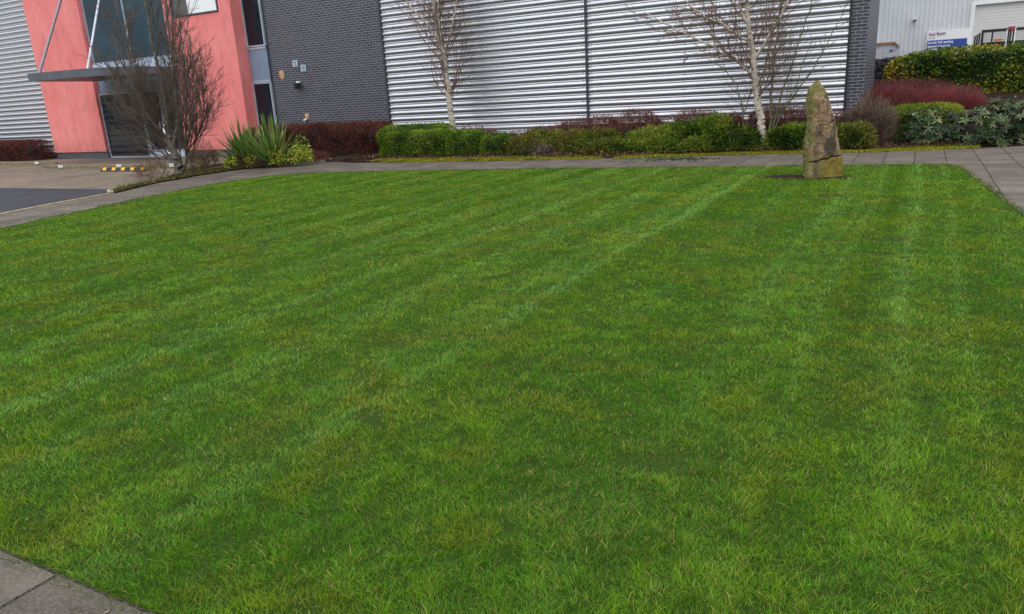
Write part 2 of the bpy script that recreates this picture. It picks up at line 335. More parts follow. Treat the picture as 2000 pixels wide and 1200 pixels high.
# planting bed as a height field
gx = np.arange(-15.6, 14, .25); gy = np.arange(16.7, 33, .2); X, Y = np.meshgrid(gx, gy); P2 = np.c_[X.ravel(), Y.ravel()]
ylim = np.interp(P2[:, 0], [-15.6,-13.2,-9,-6.4,-4.1,-.86,.6,2,5,14], [17.1,16.85,17.0,17.35,17.85,18.15,18.6,19.2,20.3,22.3])
Yc = np.maximum(P2[:, 1], ylim)
Zb = bedz(P2[:, 0], Yc+(.5*(P2[:, 0] < -1)))*np.clip((Yc-ylim)/.5, 0, 1)+.004+.03*(vnoise(P2, 2.5, 3, 3)-.5)*np.clip((Yc-ylim)/.3, 0, 1)
ny, nx = X.shape; idx = np.arange(nx*ny).reshape(ny, nx)
quads = np.stack([idx[:-1, :-1], idx[:-1, 1:], idx[1:, 1:], idx[1:, :-1]], -1).reshape(-1, 4)
cxq = P2[quads[:, 0], 0]; cyq = P2[quads[:, 0], 1]
quads = quads[((cyq < 19.9) | (cxq > -1.6))]
tag(mesh_obj('planting_bed', np.c_[P2[:, 0], Yc, Zb], quads, M['soil'], smooth=True), kind='structure')
tag(sheet('bare_soil', [(-1.62+.85*math.cos(a)*(1+.12*math.sin(3*a)), 13.66+.37*math.sin(a)) for a in np.linspace(0, 6.283, 30)[:-1]], -.012, M['soil']), kind='structure')
# kerbs
def kerb_line(name, pts, wd, z0, z1, mat):
    mb = MB()
    for (a, b_) in zip(pts[:-1], pts[1:]):
        a, b_ = np.array(a, float), np.array(b_, float); d = (b_-a)/np.linalg.norm(b_-a); nn = np.array([-d[1], d[0]])*wd/2
        Lk = np.linalg.norm(b_-a); k = max(1, round(Lk/.92))
        for j in range(k):
            p, q = a+d*(Lk*j/k+.004), a+d*(Lk*(j+1)/k-.004)
            mb.prism([tuple(p-nn), tuple(q-nn), tuple(q+nn), tuple(p+nn)], z0, z1)
    return mb.build(name, mat, bevel=.012)
ISL = [(-15.62,10.25),(-15.95,10.45),(-16.35,10.85),(-16.55,11.3),(-17.3,12.9),(-18.6,14.4),(-19.4,15.9),(-19.2,17.4),(-18.3,18.2),(-17.2,18.1),(-16.5,17.2),(-16.86,15.53),(-16.9,13.76),(-16.42,11.84),(-15.7,10.5)]
tag(kerb_line('kerb', ISL[:11], .12, -.1, .05, M['kerb']), kind='structure')
tag(kerb_line('kerb', [(-13.15,-6),(-13.27,1.23),(-14.83,7.46),(-15.25,8.66),(-15.6,10.2)], .14, -.1, .015, M['mosskerb']), kind='structure')
tag(kerb_line('kerb', [(-26.9,15.75),(-19.4,15.85)], .14, -.1, .1, M['mosskerb']), kind='structure')
tag(kerb_line('kerb', [(-45,16.95),(-29.2,17.2)], .14, -.1, .1, M['mosskerb']), kind='structure')
tag(sheet('raised_pavement', [(-45,16.95),(-29.2,17.2),(-28.4,16.2),(-26.9,15.8),(-19.4,15.92),(-18.2,18.2),(-17,19),(-14.6,18.6),(-14.6,20.2),(-45,20.2)], .02, M['blocks'], side=.08), kind='structure')
isl_in = [(x*.985-.26, y*.985+.2) for x, y in ISL[1:14]]
tag(sheet('island_soil', ISL, .02, M['soil'], side=.1), kind='structure')

# ---------------------------------------------------------------- warehouse
W = thing('warehouse', 'long warehouse with silver corrugated cladding, dark brick and red rendered entrance piers', 'building', (-15, 20, 0))
def corrug(x0, x1, y, z0, z1, pitch, off, name, parent):
    """big rounded ribs with a flat pan carrying a small bead, running along X"""
    prof = []
    for t, d in ((0,0),(.05,.004),(.1,.0105),(.15,.0175),(.2,.024),(.25,.0285),(.3,.031),(.36,.032),(.41,.031),(.45,.0285),(.5,.024),(.55,.018),(.6,.011),(.64,.0045),(.67,.001),(.69,.0),(.76,.003),(.83,.0062),(.855,.0065),(.885,.002),(.905,.0),(.98,0)): prof.append((t, d))
    pts = []; k = math.floor((z0-off)/pitch)
    while off+k*pitch < z1:
        for t, d in prof:
            z = off+(k+t)*pitch
            if z0 <= z <= z1: pts.append((y-d, z))
        k += 1
    xs = np.linspace(x0, x1, max(2, int((x1-x0)/.5))); N = len(pts); pa = np.array(pts)
    vs_ = np.concatenate([np.c_[np.full(N, x), pa[:, 0]+.007*(vnoise(np.c_[np.full(N, x), pa[:, 1]*1.7], .8, 6, 2)-.5), pa[:, 1]+.003*(vnoise(np.c_[np.full(N, x), pa[:, 1]], 1.3, 9, 1)-.5)] for x in xs])
    i_ = np.arange(N-1); fs = np.concatenate([np.stack([k*N+i_, (k+1)*N+i_, (k+1)*N+i_+1, k*N+i_+1], -1) for k in range(len(xs)-1)])
    o = mesh_obj(name, vs_, fs, M['silver'], parent, smooth=True); return o
TOP = 8.5
corrug(-15.13, -8.25, 20, .42, TOP, .1865, 1.000, 'corrugated_cladding', W)
corrug(-8.21, -1.62, 20, .42, TOP, .1865, 1.000, 'corrugated_cladding', W)
corrug(-48, -32.86, 19.75, .38, TOP, .198, .53, 'corrugated_cladding', W)
MB().box(-8.255, -8.205, 19.925, 20.02, .4, TOP).build('seam_strip', M['seam'], W)
for a, b_ in ((-15.12, -1.63),): MB().box(a, b_, 19.93, 20.02, .33, .415).build('base_flashing', M['white'], W)
MB().box(-48, -32.87, 19.69, 19.79, .3, .375).build('base_flashing', M['white'], W)
s_ = MB()
for zz in np.arange(.95, TOP, .1865):     # fixing screws beside the seam
    for xx in (-8.36, -8.1, -1.75, -15.0, -5.5, -11.6): s_.box(xx-.009, xx+.009, 19.982, 20, zz-.009+.02, zz+.009+.02)
tag(s_.build('fixing_screws', M['seam'], W), kind='stuff')
MB().box(-15.1, -1.63, 20.02, 20.3, 0, .33).build('brick_plinth', M['brick'], W)
MB().box(-48, -32.87, 19.8, 20.3, 0, .3).build('brick_plinth', M['brick'], W)
MB().box(-20.13, -15.19, 19.99, 20.4, 0, TOP).build('brick_wall', M['brick'], W)
MB().box(-15.19, -15.14, 19.95, 20.3, 0, TOP).build('corner_trim', M['seam'], W)
MB().box(-1.615, -1.57, 19.9, 20.4, 0, TOP).build('corner_trim', M['black'], W)
MB().box(-1.57, -1.2, 19.96, 24.0, 0, TOP).build('brick_pier', M['brick'], W)
# back body and roof
MB().box(-48, -1.4, 24.5, 60, 0, TOP-.1).build('rear_wall', M['cladding'], W)
MB().box(-48.3, -1.1, 19.88, 60.3, TOP, TOP+.25).build('roof', M['canopy'], W)
# red piers
MB().box(-32.86, -29.3, 19.4, 20.6, .28, TOP).build('rendered_pier', M['red'], W, bevel=.02)
MB().box(-32.82, -29.3, 19.45, 20.6, -.03, .277).build('brick_plinth', M['brick'], W)
pr = MB(); pr.box(-24.42, -21.02, 19.4, 19.95, .27, 4.93); pr.box(-24.42, -24.0, 19.4, 19.95, 4.93, TOP); pr.box(-21.6, -21.02, 19.4, 19.95, 4.93, TOP)
pr.box(-24.0, -21.6, 19.4, 19.95, 7.2, TOP)
pr.build('rendered_pier', M['red'], W)
MB().box(-24.38, -21.06, 19.45, 19.9, -.03, .267).build('brick_plinth', M['brick'], W)
wn = MB(); wn.box(-23.99, -21.61, 19.37, 19.5, 4.94, 4.99); wn.box(-23.99, -23.94, 19.37, 19.5, 4.99, 7.19); wn.box(-21.66, -21.61, 19.37, 19.5, 4.99, 7.19); wn.box(-23.94, -21.66, 19.37, 19.5, 7.14, 7.19)
wn = wn.build('pier_window', M['dframe'], W)
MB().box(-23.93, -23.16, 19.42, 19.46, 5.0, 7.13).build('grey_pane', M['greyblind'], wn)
MB().box(-23.16, -21.67, 19.42, 19.46, 5.0, 7.13).build('white_pane', M['blind'], wn)  # sky reflection put into the pane colour
# entrance bay
def frame_rect(name, x0, x1, y, z0, z1, t, mat, parent, glassmat, d=.08, verts=(), gl=True):
    f = MB(); f.box(x0, x0+t, y, y+d, z0, z1); f.box(x1-t, x1, y, y+d, z0, z1); f.box(x0+t, x1-t, y, y+d, z0, z0+t); f.box(x0+t, x1-t, y, y+d, z1-t, z1)
    for v in verts: f.box(v-t/2, v+t/2, y+.003, y+d, z0+t, z1-t)
    fo = f.build(name, mat, parent)
    if gl: MB().box(x0+t, x1-t, y+d*.5, y+d*.6, z0+t, z1-t).build('pane', glassmat, fo)
    return fo
frame_rect('entrance_window', -29.26, -24.46, 19.55, 3.68, TOP-.05, .06, M['frame'], W, M['glass_blue'], verts=(-26.86,))
MB().box(-29.26, -24.46, 19.5, 19.62, 3.32, 3.675).build('sill_panel', M['sill'], W)
MB().box(-29.26, -24.46, 19.58, 19.62, 2.58, 3.3).build('transom_panel', M['spandrel'], W)
dr = frame_rect('entrance_door', -29.26, -26.72, 19.5, .03, 2.56, .055, M['frame'], W, M['shutterglass'])
dr = frame_rect('entrance_door', -26.7, -24.46, 19.5, .24, 2.56, .075, M['frame'], W, M['glass'], verts=(-25.6,))
MB().box(-26.7, -24.46, 19.49, 19.58, .03, .237).build('door_kick_panel', M['sill'], W)
MB().box(-25.75, -25.72, 19.4, 19.43, .9, 1.4).build('door_handle', M['frame'], dr)
MB().box(-48, -20.2, 20.62, 24.5, 0, TOP-.1).build('inner_wall', M['greyblind'], W)
MB().box(-20.2, -1.6, 20.42, 24.5, 0, TOP-.1).build('inner_wall', M['greyblind'], W)
# slot window bay between red pier and brick
frame_rect('slot_window', -21.02, -20.135, 19.88, 3.72, TOP-.05, .05, M['frame'], W, M['glass'])
MB().box(-21.0, -20.14, 19.9, 19.96, 2.6, 3.7).build('spandrel_panel', M['spandrel'], W)
MB().box(-21.0, -20.14, 19.88, 19.95, 3.64, 3.70).build('panel_trim', M['frame'], W)
MB().box(-21.0, -20.14, 19.88, 19.95, 2.54, 2.6).build('panel_trim', M['frame'], W)
frame_rect('slot_window', -21.02, -20.135, 19.88, .1, 2.53, .05, M['frame'], W, M['glass'])
# canopy
cp = [(-28.6,16.5),(-27.6,16.52),(-26.6,16.6),(-25.8,16.72),(-25.2,16.9),(-24.7,17.25),(-24.4,17.75),(-24.3,18.4),(-24.35,19.38),(-28.95,19.38)]
cano = MB().prism(cp, 3.03, 3.3).build('canopy', M['canopy'], W)
MB().tube((-28.3,16.75,3.28), (-29.6,19.4,6.9), .05).build('canopy_rod', M['rod'], cano)
MB().tube((-25.75,16.95,3.28), (-27.3,19.4,6.9), .04).build('canopy_rod', M['rod_pale'], cano)
# vents, lamp, foam patches on the brick
for (x, z) in ((-18.95, 3.06), (-18.6, 2.885)):
    v = MB(); t = .03; s2 = .105
    v.box(x-s2, x+s2, 19.955, 19.985, z+s2-t, z+s2); v.box(x-s2, x+s2, 19.955, 19.985, z-s2, z-s2+t); v.box(x-s2, x-s2+t, 19.955, 19.985, z-s2+t, z+s2-t); v.box(x+s2-t, x+s2, 19.955, 19.985, z-s2+t, z+s2-t)
    for k in (-1, 0, 1): v.box(x-s2+t, x+s2-t, 19.962, 19.98, z+k*.045-.011, z+k*.045+.011)
    vo = v.build('air_vent', M['sill'], W); MB().box(x-s2+.01, x+s2-.01, 19.98, 19.988, z-s2+.01, z+s2-.01).build('vent_backing', M['black'], vo)
lb = MB(); lb.box(-18.95, -18.83, 19.9, 19.988, 2.42, 2.47); lb = lb.build('floodlight_bracket', M['white'], W)
MB().prism([(-19.0,19.82),(-18.8,19.72),(-18.76,19.86),(-18.92,19.95)], 2.22, 2.41).build('floodlight', M['black'], lb)
def patch(x, z, rx, rz, seed):
    ang = np.linspace(0, 2*math.pi, 26)[:-1]; r = .45+1.0*vnoise(np.c_[np.cos(ang), np.sin(ang)], 3.5, seed, 3)
    vs_ = [(x, 19.965, z)]+[(x+rx*r_*.6*math.cos(a), 19.972, z+rz*r_*.6*math.sin(a)) for a, r_ in zip(ang, r)]+[(x+rx*r_*math.cos(a), 19.989, z+rz*r_*math.sin(a)) for a, r_ in zip(ang, r)]
    k = 25; fs = [(0, 1+(i+1) % k, 1+i) for i in range(k)]+[(1+i, 1+(i+1) % k, 1+k+(i+1) % k, 1+k+i) for i in range(k)]
    mesh_obj('foam_patch', vs_, fs, M['foam'], W, smooth=True)
patch(-19.66, 2.73, .13, .17, 2); patch(-18.74, 1.3, .1, .1, 9)
MB().tube((-18.78,19.99,1.2), (-18.78,19.87,1.17), .035).build('waste_pipe', M['white'], W)

# ---------------------------------------------------------------- rear white industrial unit
U2 = thing('industrial_unit', 'white ribbed metal industrial unit with roller shutter behind the yellow hedge', 'building', (3, 30, .9))
ribs = MB(); x = -6.0; pts = []
while x < 1.22: pts += [(x, 30.0), (x+.085, 30.0), (x+.098, 29.972), (x+.122, 29.972)]; x += .135
pts += [(1.3, 30.0)]; n_ = len(pts)
mesh_obj('ribbed_wall', [(a, b_, z) for z in (.8, 9) for a, b_ in pts], [(i, i+1, n_+i+1, n_+i) for i in range(n_-1)], M['cladding'], U2)
pts = []; x = 1.3
while x < 14: pts += [(x, 30.0), (x+.085, 30.0), (x+.098, 29.972), (x+.122, 29.972)]; x += .135
n_ = len(pts); mesh_obj('ribbed_wall', [(a, b_, z) for z in (3.68, 9) for a, b_ in pts], [(i, i+1, n_+i+1, n_+i) for i in range(n_-1)], M['cladding'], U2)
MB().box(1.22, 1.34, 29.93, 30.02, .8, 3.62).box(1.22, 6.6, 29.93, 30.02, 3.62, 3.69).build('door_frame', M['white'], U2)
sh = []; zs = np.arange(.85, 3.62, .0925)
for z in zs: sh += [(30.03, z), (30.03, z+.08), (30.045, z+.0925)]
n_ = len(sh); mesh_obj('roller_shutter', [(a, y, z) for a in (1.34, 6.5) for y, z in sh], [(i, n_+i, n_+i+1, i+1) for i in range(n_-1)], M['shutter'], U2)
MB().box(-6, 14, 30.1, 55, .8, 8.9).build('side_wall', M['cladding'], U2); MB().box(-6.2, 14.2, 29.93, 55.2, 9, 9.2).build('roof', M['canopy'], U2)
MB().box(-.44, -.33, 29.82, 29.97, 3.33, 3.38).build('wall_lamp', M['white'], U2); MB().box(-.42, -.35, 29.84, 29.95, 3.28, 3.325).build('wall_lamp', M['black'], U2)
# sign
S = thing('sign', 'white and blue no parking sign on the white ribbed wall above the yellow hedge', 'sign', (.62, 29.93, 2.3))
MB().box(.02, 1.22, 29.9, 29.93, 2.28, 2.93).build('board', M['signwhite'], S)
MB().box(.045, 1.2, 29.892, 29.899, 2.36, 2.62).build('blue_panel', M['blue'], S)
MB().box(.02, .5, 29.91, 29.96, 2.2, 2.25).build('fixing_rail', M['black'], S)
def text(body, x, z, size, mat, parent, y, bold=0, xs=1.):
    c = bpy.data.curves.new('t', 'FONT'); c.body = body; c.size = size; c.extrude = .002; c.offset = bold
    o = bpy.data.objects.new('t', c); col.objects.link(o); bpy.context.view_layer.update()
    me = bpy.data.meshes.new_from_object(o.evaluated_get(bpy.context.evaluated_depsgraph_get())); bpy.data.objects.remove(o)
    co = np.empty(len(me.vertices)*3, np.float32); me.vertices.foreach_get('co', co); co = co.reshape(-1, 3)
    wd = co[:, 0].max()*xs; base = BASE[parent.name]
    new = np.c_[x+co[:, 0]*xs, y-co[:, 2], z+co[:, 1]]-base; me.vertices.foreach_set('co', new.astype(np.float32).ravel()); me.update()
    me.materials.append(mat); ob = bpy.data.objects.new('lettering', me); col.objects.link(ob); ob.parent = parent; BASE[ob.name] = base; return wd
wd = text('kar', .07, 2.77, .17, M['txt_kar'], S, 29.895, .003); text('bon', .07+wd+.008, 2.77, .17, M['txt_bon'], S, 29.895, .003)
text('homes', .07, 2.68, .075, M['txt_grey'], S, 29.895, .0005)
text('Strictly NO parking', .07, 2.515, .1, M['signwhite'], S, 29.888, .0025, .92); text('beyond this point', .07, 2.4, .1, M['signwhite'], S, 29.888, .0025, .92)
# container panel
K = thing('container', 'weathered white steel container with rusty rim beside the dark brick pier', 'container', (-1.8, 28.3, 1))
MB().prism([(-3.5,27.5),(-.72,27.5),(-.72,29.2),(-3.5,29.2)], 1.0, 2.52).build('body', M['stained'], K)
MB().box(-3.5, -.85, 27.44, 27.56, 2.52, 2.58).build('rim', M['rust'], K)
MB().add([(-.85,27.44,2.58),(-.72,27.44,2.44),(-.72,27.56,2.44),(-.85,27.56,2.58),(-.85,27.44,2.52),(-.74,27.44,2.4),(-.74,27.56,2.4),(-.85,27.56,2.52)], [(0,1,2,3),(0,4,5,1),(4,7,6,5),(3,2,6,7),(1,5,6,2)]).build('rim_corner', M['rust'], K)
MB().box(-.98, -.9, 27.47, 27.497, 2.3, 2.36).build('blue_label', M['blue'], K)
# gate
Gt = thing('gate', 'black steel mesh gate with red latch in front of the cream shutter', 'gate', (2.5, 27.2, 1))
g_ = MB(); g_.box(1.5, 6, 27.17, 27.23, 2.64, 2.72); g_.box(1.5, 6, 27.17, 27.23, 2.28, 2.36); g_.box(1.5, 6, 27.17, 27.23, 1.0, 1.08); g_.box(1.44, 1.5, 27.16, 27.24, 1.0, 2.72)
for x in (1.72, 2.12, 2.17, 2.24, 2.9, 3.6, 4.3, 5): g_.box(x-.018, x+.018, 27.18, 27.22, 1.08, 2.64)
g_.box(1.5, 6, 27.185, 27.215, 2.2, 2.28); g_.build('gate_frame', M['black'], Gt)
g_ = MB()
for x in (1.25, 1.31, 1.37): g_.box(x, x+.045, 27.1-(1.4-x)*1.4, 27.14-(1.4-x)*1.4, 1.0, 2.66-(1.4-x)*.7)
g_.build('folded_post', M['black'], Gt)
g_ = MB()
for x in np.arange(1.52, 6, .045): g_.box(x-.003, x+.003, 27.198, 27.202, 1.08, 2.64)
for z in np.arange(1.1, 2.64, .045): g_.box(1.5, 6, 27.19, 27.194, z-.003, z+.003)
g_.build('wire_mesh', M['wire'], Gt)
MB().box(2.1, 2.27, 27.1, 27.165, 2.65, 2.75).build('latch', M['redpaint'], Gt)
MB().tube((2.07,27.05,1.0), (2.07,27.05,2.68), .015).build('drop_bolt', M['white'], Gt); MB().tube((2.27,27.05,1.0), (2.27,27.05,2.72), .015).build('drop_bolt', M['white'], Gt)
MB().prism([(1.88+.11*math.cos(a), 27.12+.04*math.sin(a)) for a in np.linspace(0, 6.28, 15)[:-1]], 2.38, 2.43).build('warning_disc', M['orange'], Gt)

# ---------------------------------------------------------------- wheel stop, bay markers, totem post
T = thing('wheel_stop', 'black rubber wheel stop with yellow reflective patches by the kerb', 'wheel stop', (-22.0, 15.0, -.03))
def stop_sec(x0, x1, dx0=0, dx1=0, g_=0):
    z0, z1 = -.028, .09+g_
    return [(x0,14.87-g_,z0),(x1,14.87-g_,z0),(x1,15.06,z0),(x0,15.06,z0),(x0+dx0,14.91-g_,z1),(x1-dx1,14.91-g_,z1),(x1-dx1,15.02,z1),(x0+dx0,15.02,z1)]
FB = [(0,3,2,1),(4,5,6,7),(0,1,5,4),(1,2,6,5),(2,3,7,6),(3,0,4,7)]
MB().add(stop_sec(-23.05, -20.85, .14, .14), FB).build('body', M['black'], T)
for i in range(5):
    x = -22.86+i*.46
    MB().add([(x,14.866,.012),(x+.17,14.866,.012),(x+.17,14.88,.012),(x,14.88,.012),(x,14.905,.092),(x+.17,14.905,.092),(x+.17,14.95,.094),(x,14.95,.094)], FB).build('yellow_patch', M['yellow'], T)
for i, (x, y, lb) in enumerate([(-30.3,17.17,'small white bay marker plate at the far left kerb'),(-26.4,15.75,'small white bay marker plate on the left end of the middle kerb'),(-23.2,15.77,'small white bay marker plate just left of the black and yellow wheel stop'),(-20.6,15.8,'small white bay marker plate just right of the black and yellow wheel stop')]):
    B = thing('bay_marker', lb, 'bay marker', (x, y, .1), 'bay marker plates along the kerbs')
    MB().box(x-.12, x+.12, y-.095, y-.072, .03, .112).build('plate', M['white'], B)
    MB().box(x-.08, x+.08, y-.099, y-.0955, .06, .08).build('number_strip', M['txt_grey'], B)
P = thing('post', 'dark grey totem post with a curved white mark behind the bare tree', 'post', (-22.65, 17.3, .02))
MB().box(-22.8, -22.52, 17.27, 17.37, .02, 1.42).build('panel', M['canopy'], P)
arc = MB(); N_ = 12
for i in range(N_):
    a0, a1 = math.radians(180+i*14), math.radians(180+(i+1)*14); r0, r1 = .07, .105; cx, cz = -22.65, .42
    arc.add([(cx+r*math.cos(a), y, cz+r*math.sin(a)) for y in (17.262, 17.269) for r, a in ((r0, a0), (r1, a0), (r1, a1), (r0, a1))], [(0,1,2,3),(0,4,5,1),(1,5,6,2),(2,6,7,3),(3,7,4,0)])
arc.build('curved_mark', M['white'], P)
MB().box(-22.76, -22.66, 17.262, 17.269, .95, 1.3).build('white_strip', M['white'], P)

# ---------------------------------------------------------------- gabion wall
Gw = thing('stone_wall', 'dark grey retaining wall of rough dry stones behind the red shrubs', 'wall', (-.9, 26.6, .9))
mb = MB(); rr = random.Random(4)
def rock(mb, c, s):
    import itertools
    vs_ = []
    for sx, sy, sz in itertools.product((-1, 1), repeat=3):
        vs_.append((c[0]+sx*s[0]*rr.uniform(.55, 1), c[1]+sy*s[1]*rr.uniform(.6, 1), c[2]+sz*s[2]*rr.uniform(.5, 1)))
    mb.add(vs_, [(0,1,3,2),(4,6,7,5),(0,4,5,1),(2,3,7,6),(0,2,6,4),(1,5,7,3)])
z = 1.0
while z < 2.06:
    x = -2.6+rr.uniform(0, .1)
    while x < .6:
        wv = rr.uniform(.08, .16); rock(mb, (x, 26.3+rr.uniform(-.04, .04), z+rr.uniform(-.02, .02)), (wv*.62, .12, .062)); x += wv
    z += .095
mb.build('stones', M['rock'], Gw, bevel=.012); MB().box(-2.7, .7, 26.36, 26.9, .7, 2.06).build('wall_core', M['rock'], Gw)

# ---------------------------------------------------------------- standing stone
ST = thing('standing_stone', 'tall weathered sandstone standing stone with moss and two cracks on the lawn', 'standing stone', (-1.37, 13.75, 0))
px = lambda x, y: (x, y)
Zs   = [-.05, .0, .29, .36, .54, .75, .96, 1.12, 1.26, 1.36, 1.45, 1.52, 1.57]
XL   = [-1.70,-1.695,-1.70,-1.705,-1.715,-1.68,-1.69,-1.705,-1.715,-1.705,-1.68,-1.615,-1.565]
XR   = [-1.05,-1.055,-1.085,-1.10,-1.15,-1.19,-1.255,-1.305,-1.345,-1.385,-1.435,-1.495,-1.53]
XM   = [-1.56,-1.56,-1.555,-1.55,-1.53,-1.52,-1.52,-1.525,-1.53,-1.54,-1.545,-1.55,-1.547]
zz = np.linspace(-.05, 1.57, 200); na = 72; vs_ = []; cl = []
for z in zz:
    xl, xr, xm = np.interp(z, Zs, XL), np.interp(z, Zs, XR), np.interp(z, Zs, XM); dp = .2+.22*(1-z/1.6); dp = max(dp*min(1, (1.62-z)/.35), .03)
    poly = np.array([(xl, 13.78), (xm, 13.78-dp*.8), (xr-.03, 13.74), (xr, 13.85), (xr-.05, 13.78+dp*.8), (xl+.04, 13.78+dp*.75)])
    seg = np.r_[poly, poly[:1]]; dl = np.r_[0, np.cumsum(np.linalg.norm(np.diff(seg, axis=0), axis=1))]; s = np.linspace(0, dl[-1], na+1)[:-1]
    q = np.c_[np.interp(s, dl, seg[:, 0]), np.interp(s, dl, seg[:, 1])]
    c = q.mean(0)
    P3 = np.c_[q, np.full(na, z)]; d = q-c; rl = np.linalg.norm(d, axis=1, keepdims=True); dn = d/np.maximum(rl, 1e-6)
    amp = (vnoise(P3, 4, 3, 4)-.5)*.05+(vnoise(P3, 20, 8, 3)-.5)*.036
    lump = vnoise(P3, 22, 8, 1)
    k1 = .85+.26*(q[:, 0]+1.38)+.012*np.sin(q[:, 0]*34); k2 = .275+.21*(q[:, 0]+1.38)+.010*np.sin(q[:, 0]*40)
    front = (q[:, 1] < 13.84) & (q[:, 0] > xm-.01)
    g1 = np.exp(-((z-k1)/.009)**2)*front*(.4+.6*vnoise(P3, 14, 61, 1)); g2 = np.exp(-((z-k2)/.011)**2)*front
    amp = amp-.022*g1-.04*g2+.006*((z < k2) & front)
    q2 = q+dn*np.minimum(amp[:, None], rl*.6+.0)*(rl > .02); vs_ += [(a, b_, z) for a, b_ in q2]
    left = np.clip((xm-q[:, 0]+.02)/.035, 0, 1); top = np.clip((z-1.25)/.2, 0, 1); bot = np.clip((.36-z)/.1, 0, 1)
    cl += list(zip(bot*np.clip((q[:, 0]+1.42)/.1, 0, 1), np.clip(left*.85+top*.8+bot*.6+.1, 0, 1), np.clip(g1*.8+g2, 0, 1)*.9))
nr = len(zz); vi = np.arange(nr*na).reshape(nr, na); nxt = np.roll(vi, -1, 1)
fq = np.stack([vi[:-1], nxt[:-1], nxt[1:], vi[1:]], -1).reshape(-1, 4)
vs_.append((-1.547, 13.78, 1.585)); cl.append((0, 1, 0)); top = np.stack([vi[-1], nxt[-1], np.full(na, nr*na)], -1)
mesh_obj('stone', vs_, [fq, top], M['stone'], ST, colors=np.array(cl), smooth=True)

# ---------------------------------------------------------------- foliage
def leaf_quads(P, D, L_, Wd, cols, curl=0.):
    """P (n,3) base points, D unit axis, L_, Wd arrays -> rhombus leaves"""
    n = len(P); S_ = unit(np.cross(D, rng.normal(size=(n, 3)))); L_ = np.broadcast_to(L_, n)[:, None]; Wd = np.broadcast_to(Wd, n)[:, None]
    mid = P+D*L_*.5; nrm = np.cross(D, S_)*curl*L_
    V = np.stack([P, mid+S_*Wd*.5+nrm, P+D*L_, mid-S_*Wd*.5+nrm], 1).reshape(-1, 3)
    F = np.arange(4*n).reshape(n, 4); return V, F, np.repeat(cols, 4, 0)
def pick(n, pal, P=None, scale=3., seed=1, jit=.25):
    pal = np.array(pal, float); k = len(pal)
    t = rng.random(n) if P is None else np.clip(vnoise(P, scale, seed, 2)*1.6-.3+rng.normal(0, .22, n), 0, .999)
    c = pal[(np.clip(t, 0, .999)*k).astype(int)]; return np.clip(c*(1+rng.normal(0, jit, n))[:, None].clip(.4, 1.7), 0, 1)
def blob_points(n, blobs, amp=.12, freq=3., seed=0, inner=.16, zmin=.02):
    """superellipsoid blobs (cx,cy,cz,rx,ry,rz,p): surface-biased points and outward normals"""
    area = np.array([b_[3]*b_[4]+b_[3]*b_[5]*1.5+b_[4]*b_[5]*1.5 for b_ in blobs]); cnt = (n*area/area.sum()).astype(int)
    PP, NN = [], []
    for bi, (b_, k) in enumerate(zip(blobs, cnt)):
        q = rng.uniform(-1, 1, (k, 3)); 
        ax = rng.choice(3, k, p=np.array([b_[4]*b_[5]*2, b_[3]*b_[5]*2, b_[3]*b_[4]*1.3])/(b_[4]*b_[5]*2+b_[3]*b_[5]*2+b_[3]*b_[4]*1.3))
        sg = np.where(rng.random(k) < .5, -1, 1.); sg = np.where(ax == 2, 1, sg); q[np.arange(k), ax] = sg; q[:, 2] = np.where(ax == 2, q[:, 2], np.abs(q[:, 2])*1.0-(.0))
        p = b_[6]; t = (np.abs(q)**p).sum(1)**(-1/p); q = q*t[:, None]; r = np.array(b_[3:6])
        nrm = unit(np.sign(q)*np.abs(q)**(p-1)/r+1e-6); pt = q*r; c = np.array(b_[:3])
        disp = 1+amp*2*(vnoise(pt+c, freq, seed, 2)-.5)-inner*np.abs(rng.normal(0, .6, k))
        pt = pt*disp[:, None]+c
        keep = pt[:, 2] > zmin
        for bj, b2 in enumerate(blobs):
            if bj == bi: continue
            e = (np.abs((pt-np.array(b2[:3]))/np.array(b2[3:6]))**b2[6]).sum(1); keep &= e > .7
        PP.append(pt[keep]); NN.append(nrm[keep])
    return np.concatenate(PP), np.concatenate(NN)
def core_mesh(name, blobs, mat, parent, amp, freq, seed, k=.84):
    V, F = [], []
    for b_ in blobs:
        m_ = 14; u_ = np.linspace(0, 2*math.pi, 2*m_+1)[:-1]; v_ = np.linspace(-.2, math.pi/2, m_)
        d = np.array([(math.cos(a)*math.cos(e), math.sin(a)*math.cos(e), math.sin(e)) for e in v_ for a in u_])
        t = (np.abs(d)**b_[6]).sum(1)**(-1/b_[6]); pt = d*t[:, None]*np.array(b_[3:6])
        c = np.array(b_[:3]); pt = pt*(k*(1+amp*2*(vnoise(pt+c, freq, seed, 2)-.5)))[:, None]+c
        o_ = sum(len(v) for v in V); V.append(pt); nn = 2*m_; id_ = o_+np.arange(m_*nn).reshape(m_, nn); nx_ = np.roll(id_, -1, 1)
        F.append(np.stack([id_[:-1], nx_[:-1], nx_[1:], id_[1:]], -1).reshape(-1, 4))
    V = np.concatenate(V); V[:, 2] = np.maximum(V[:, 2], -.02); return mesh_obj(name, V, np.concatenate(F), mat, parent, smooth=True)
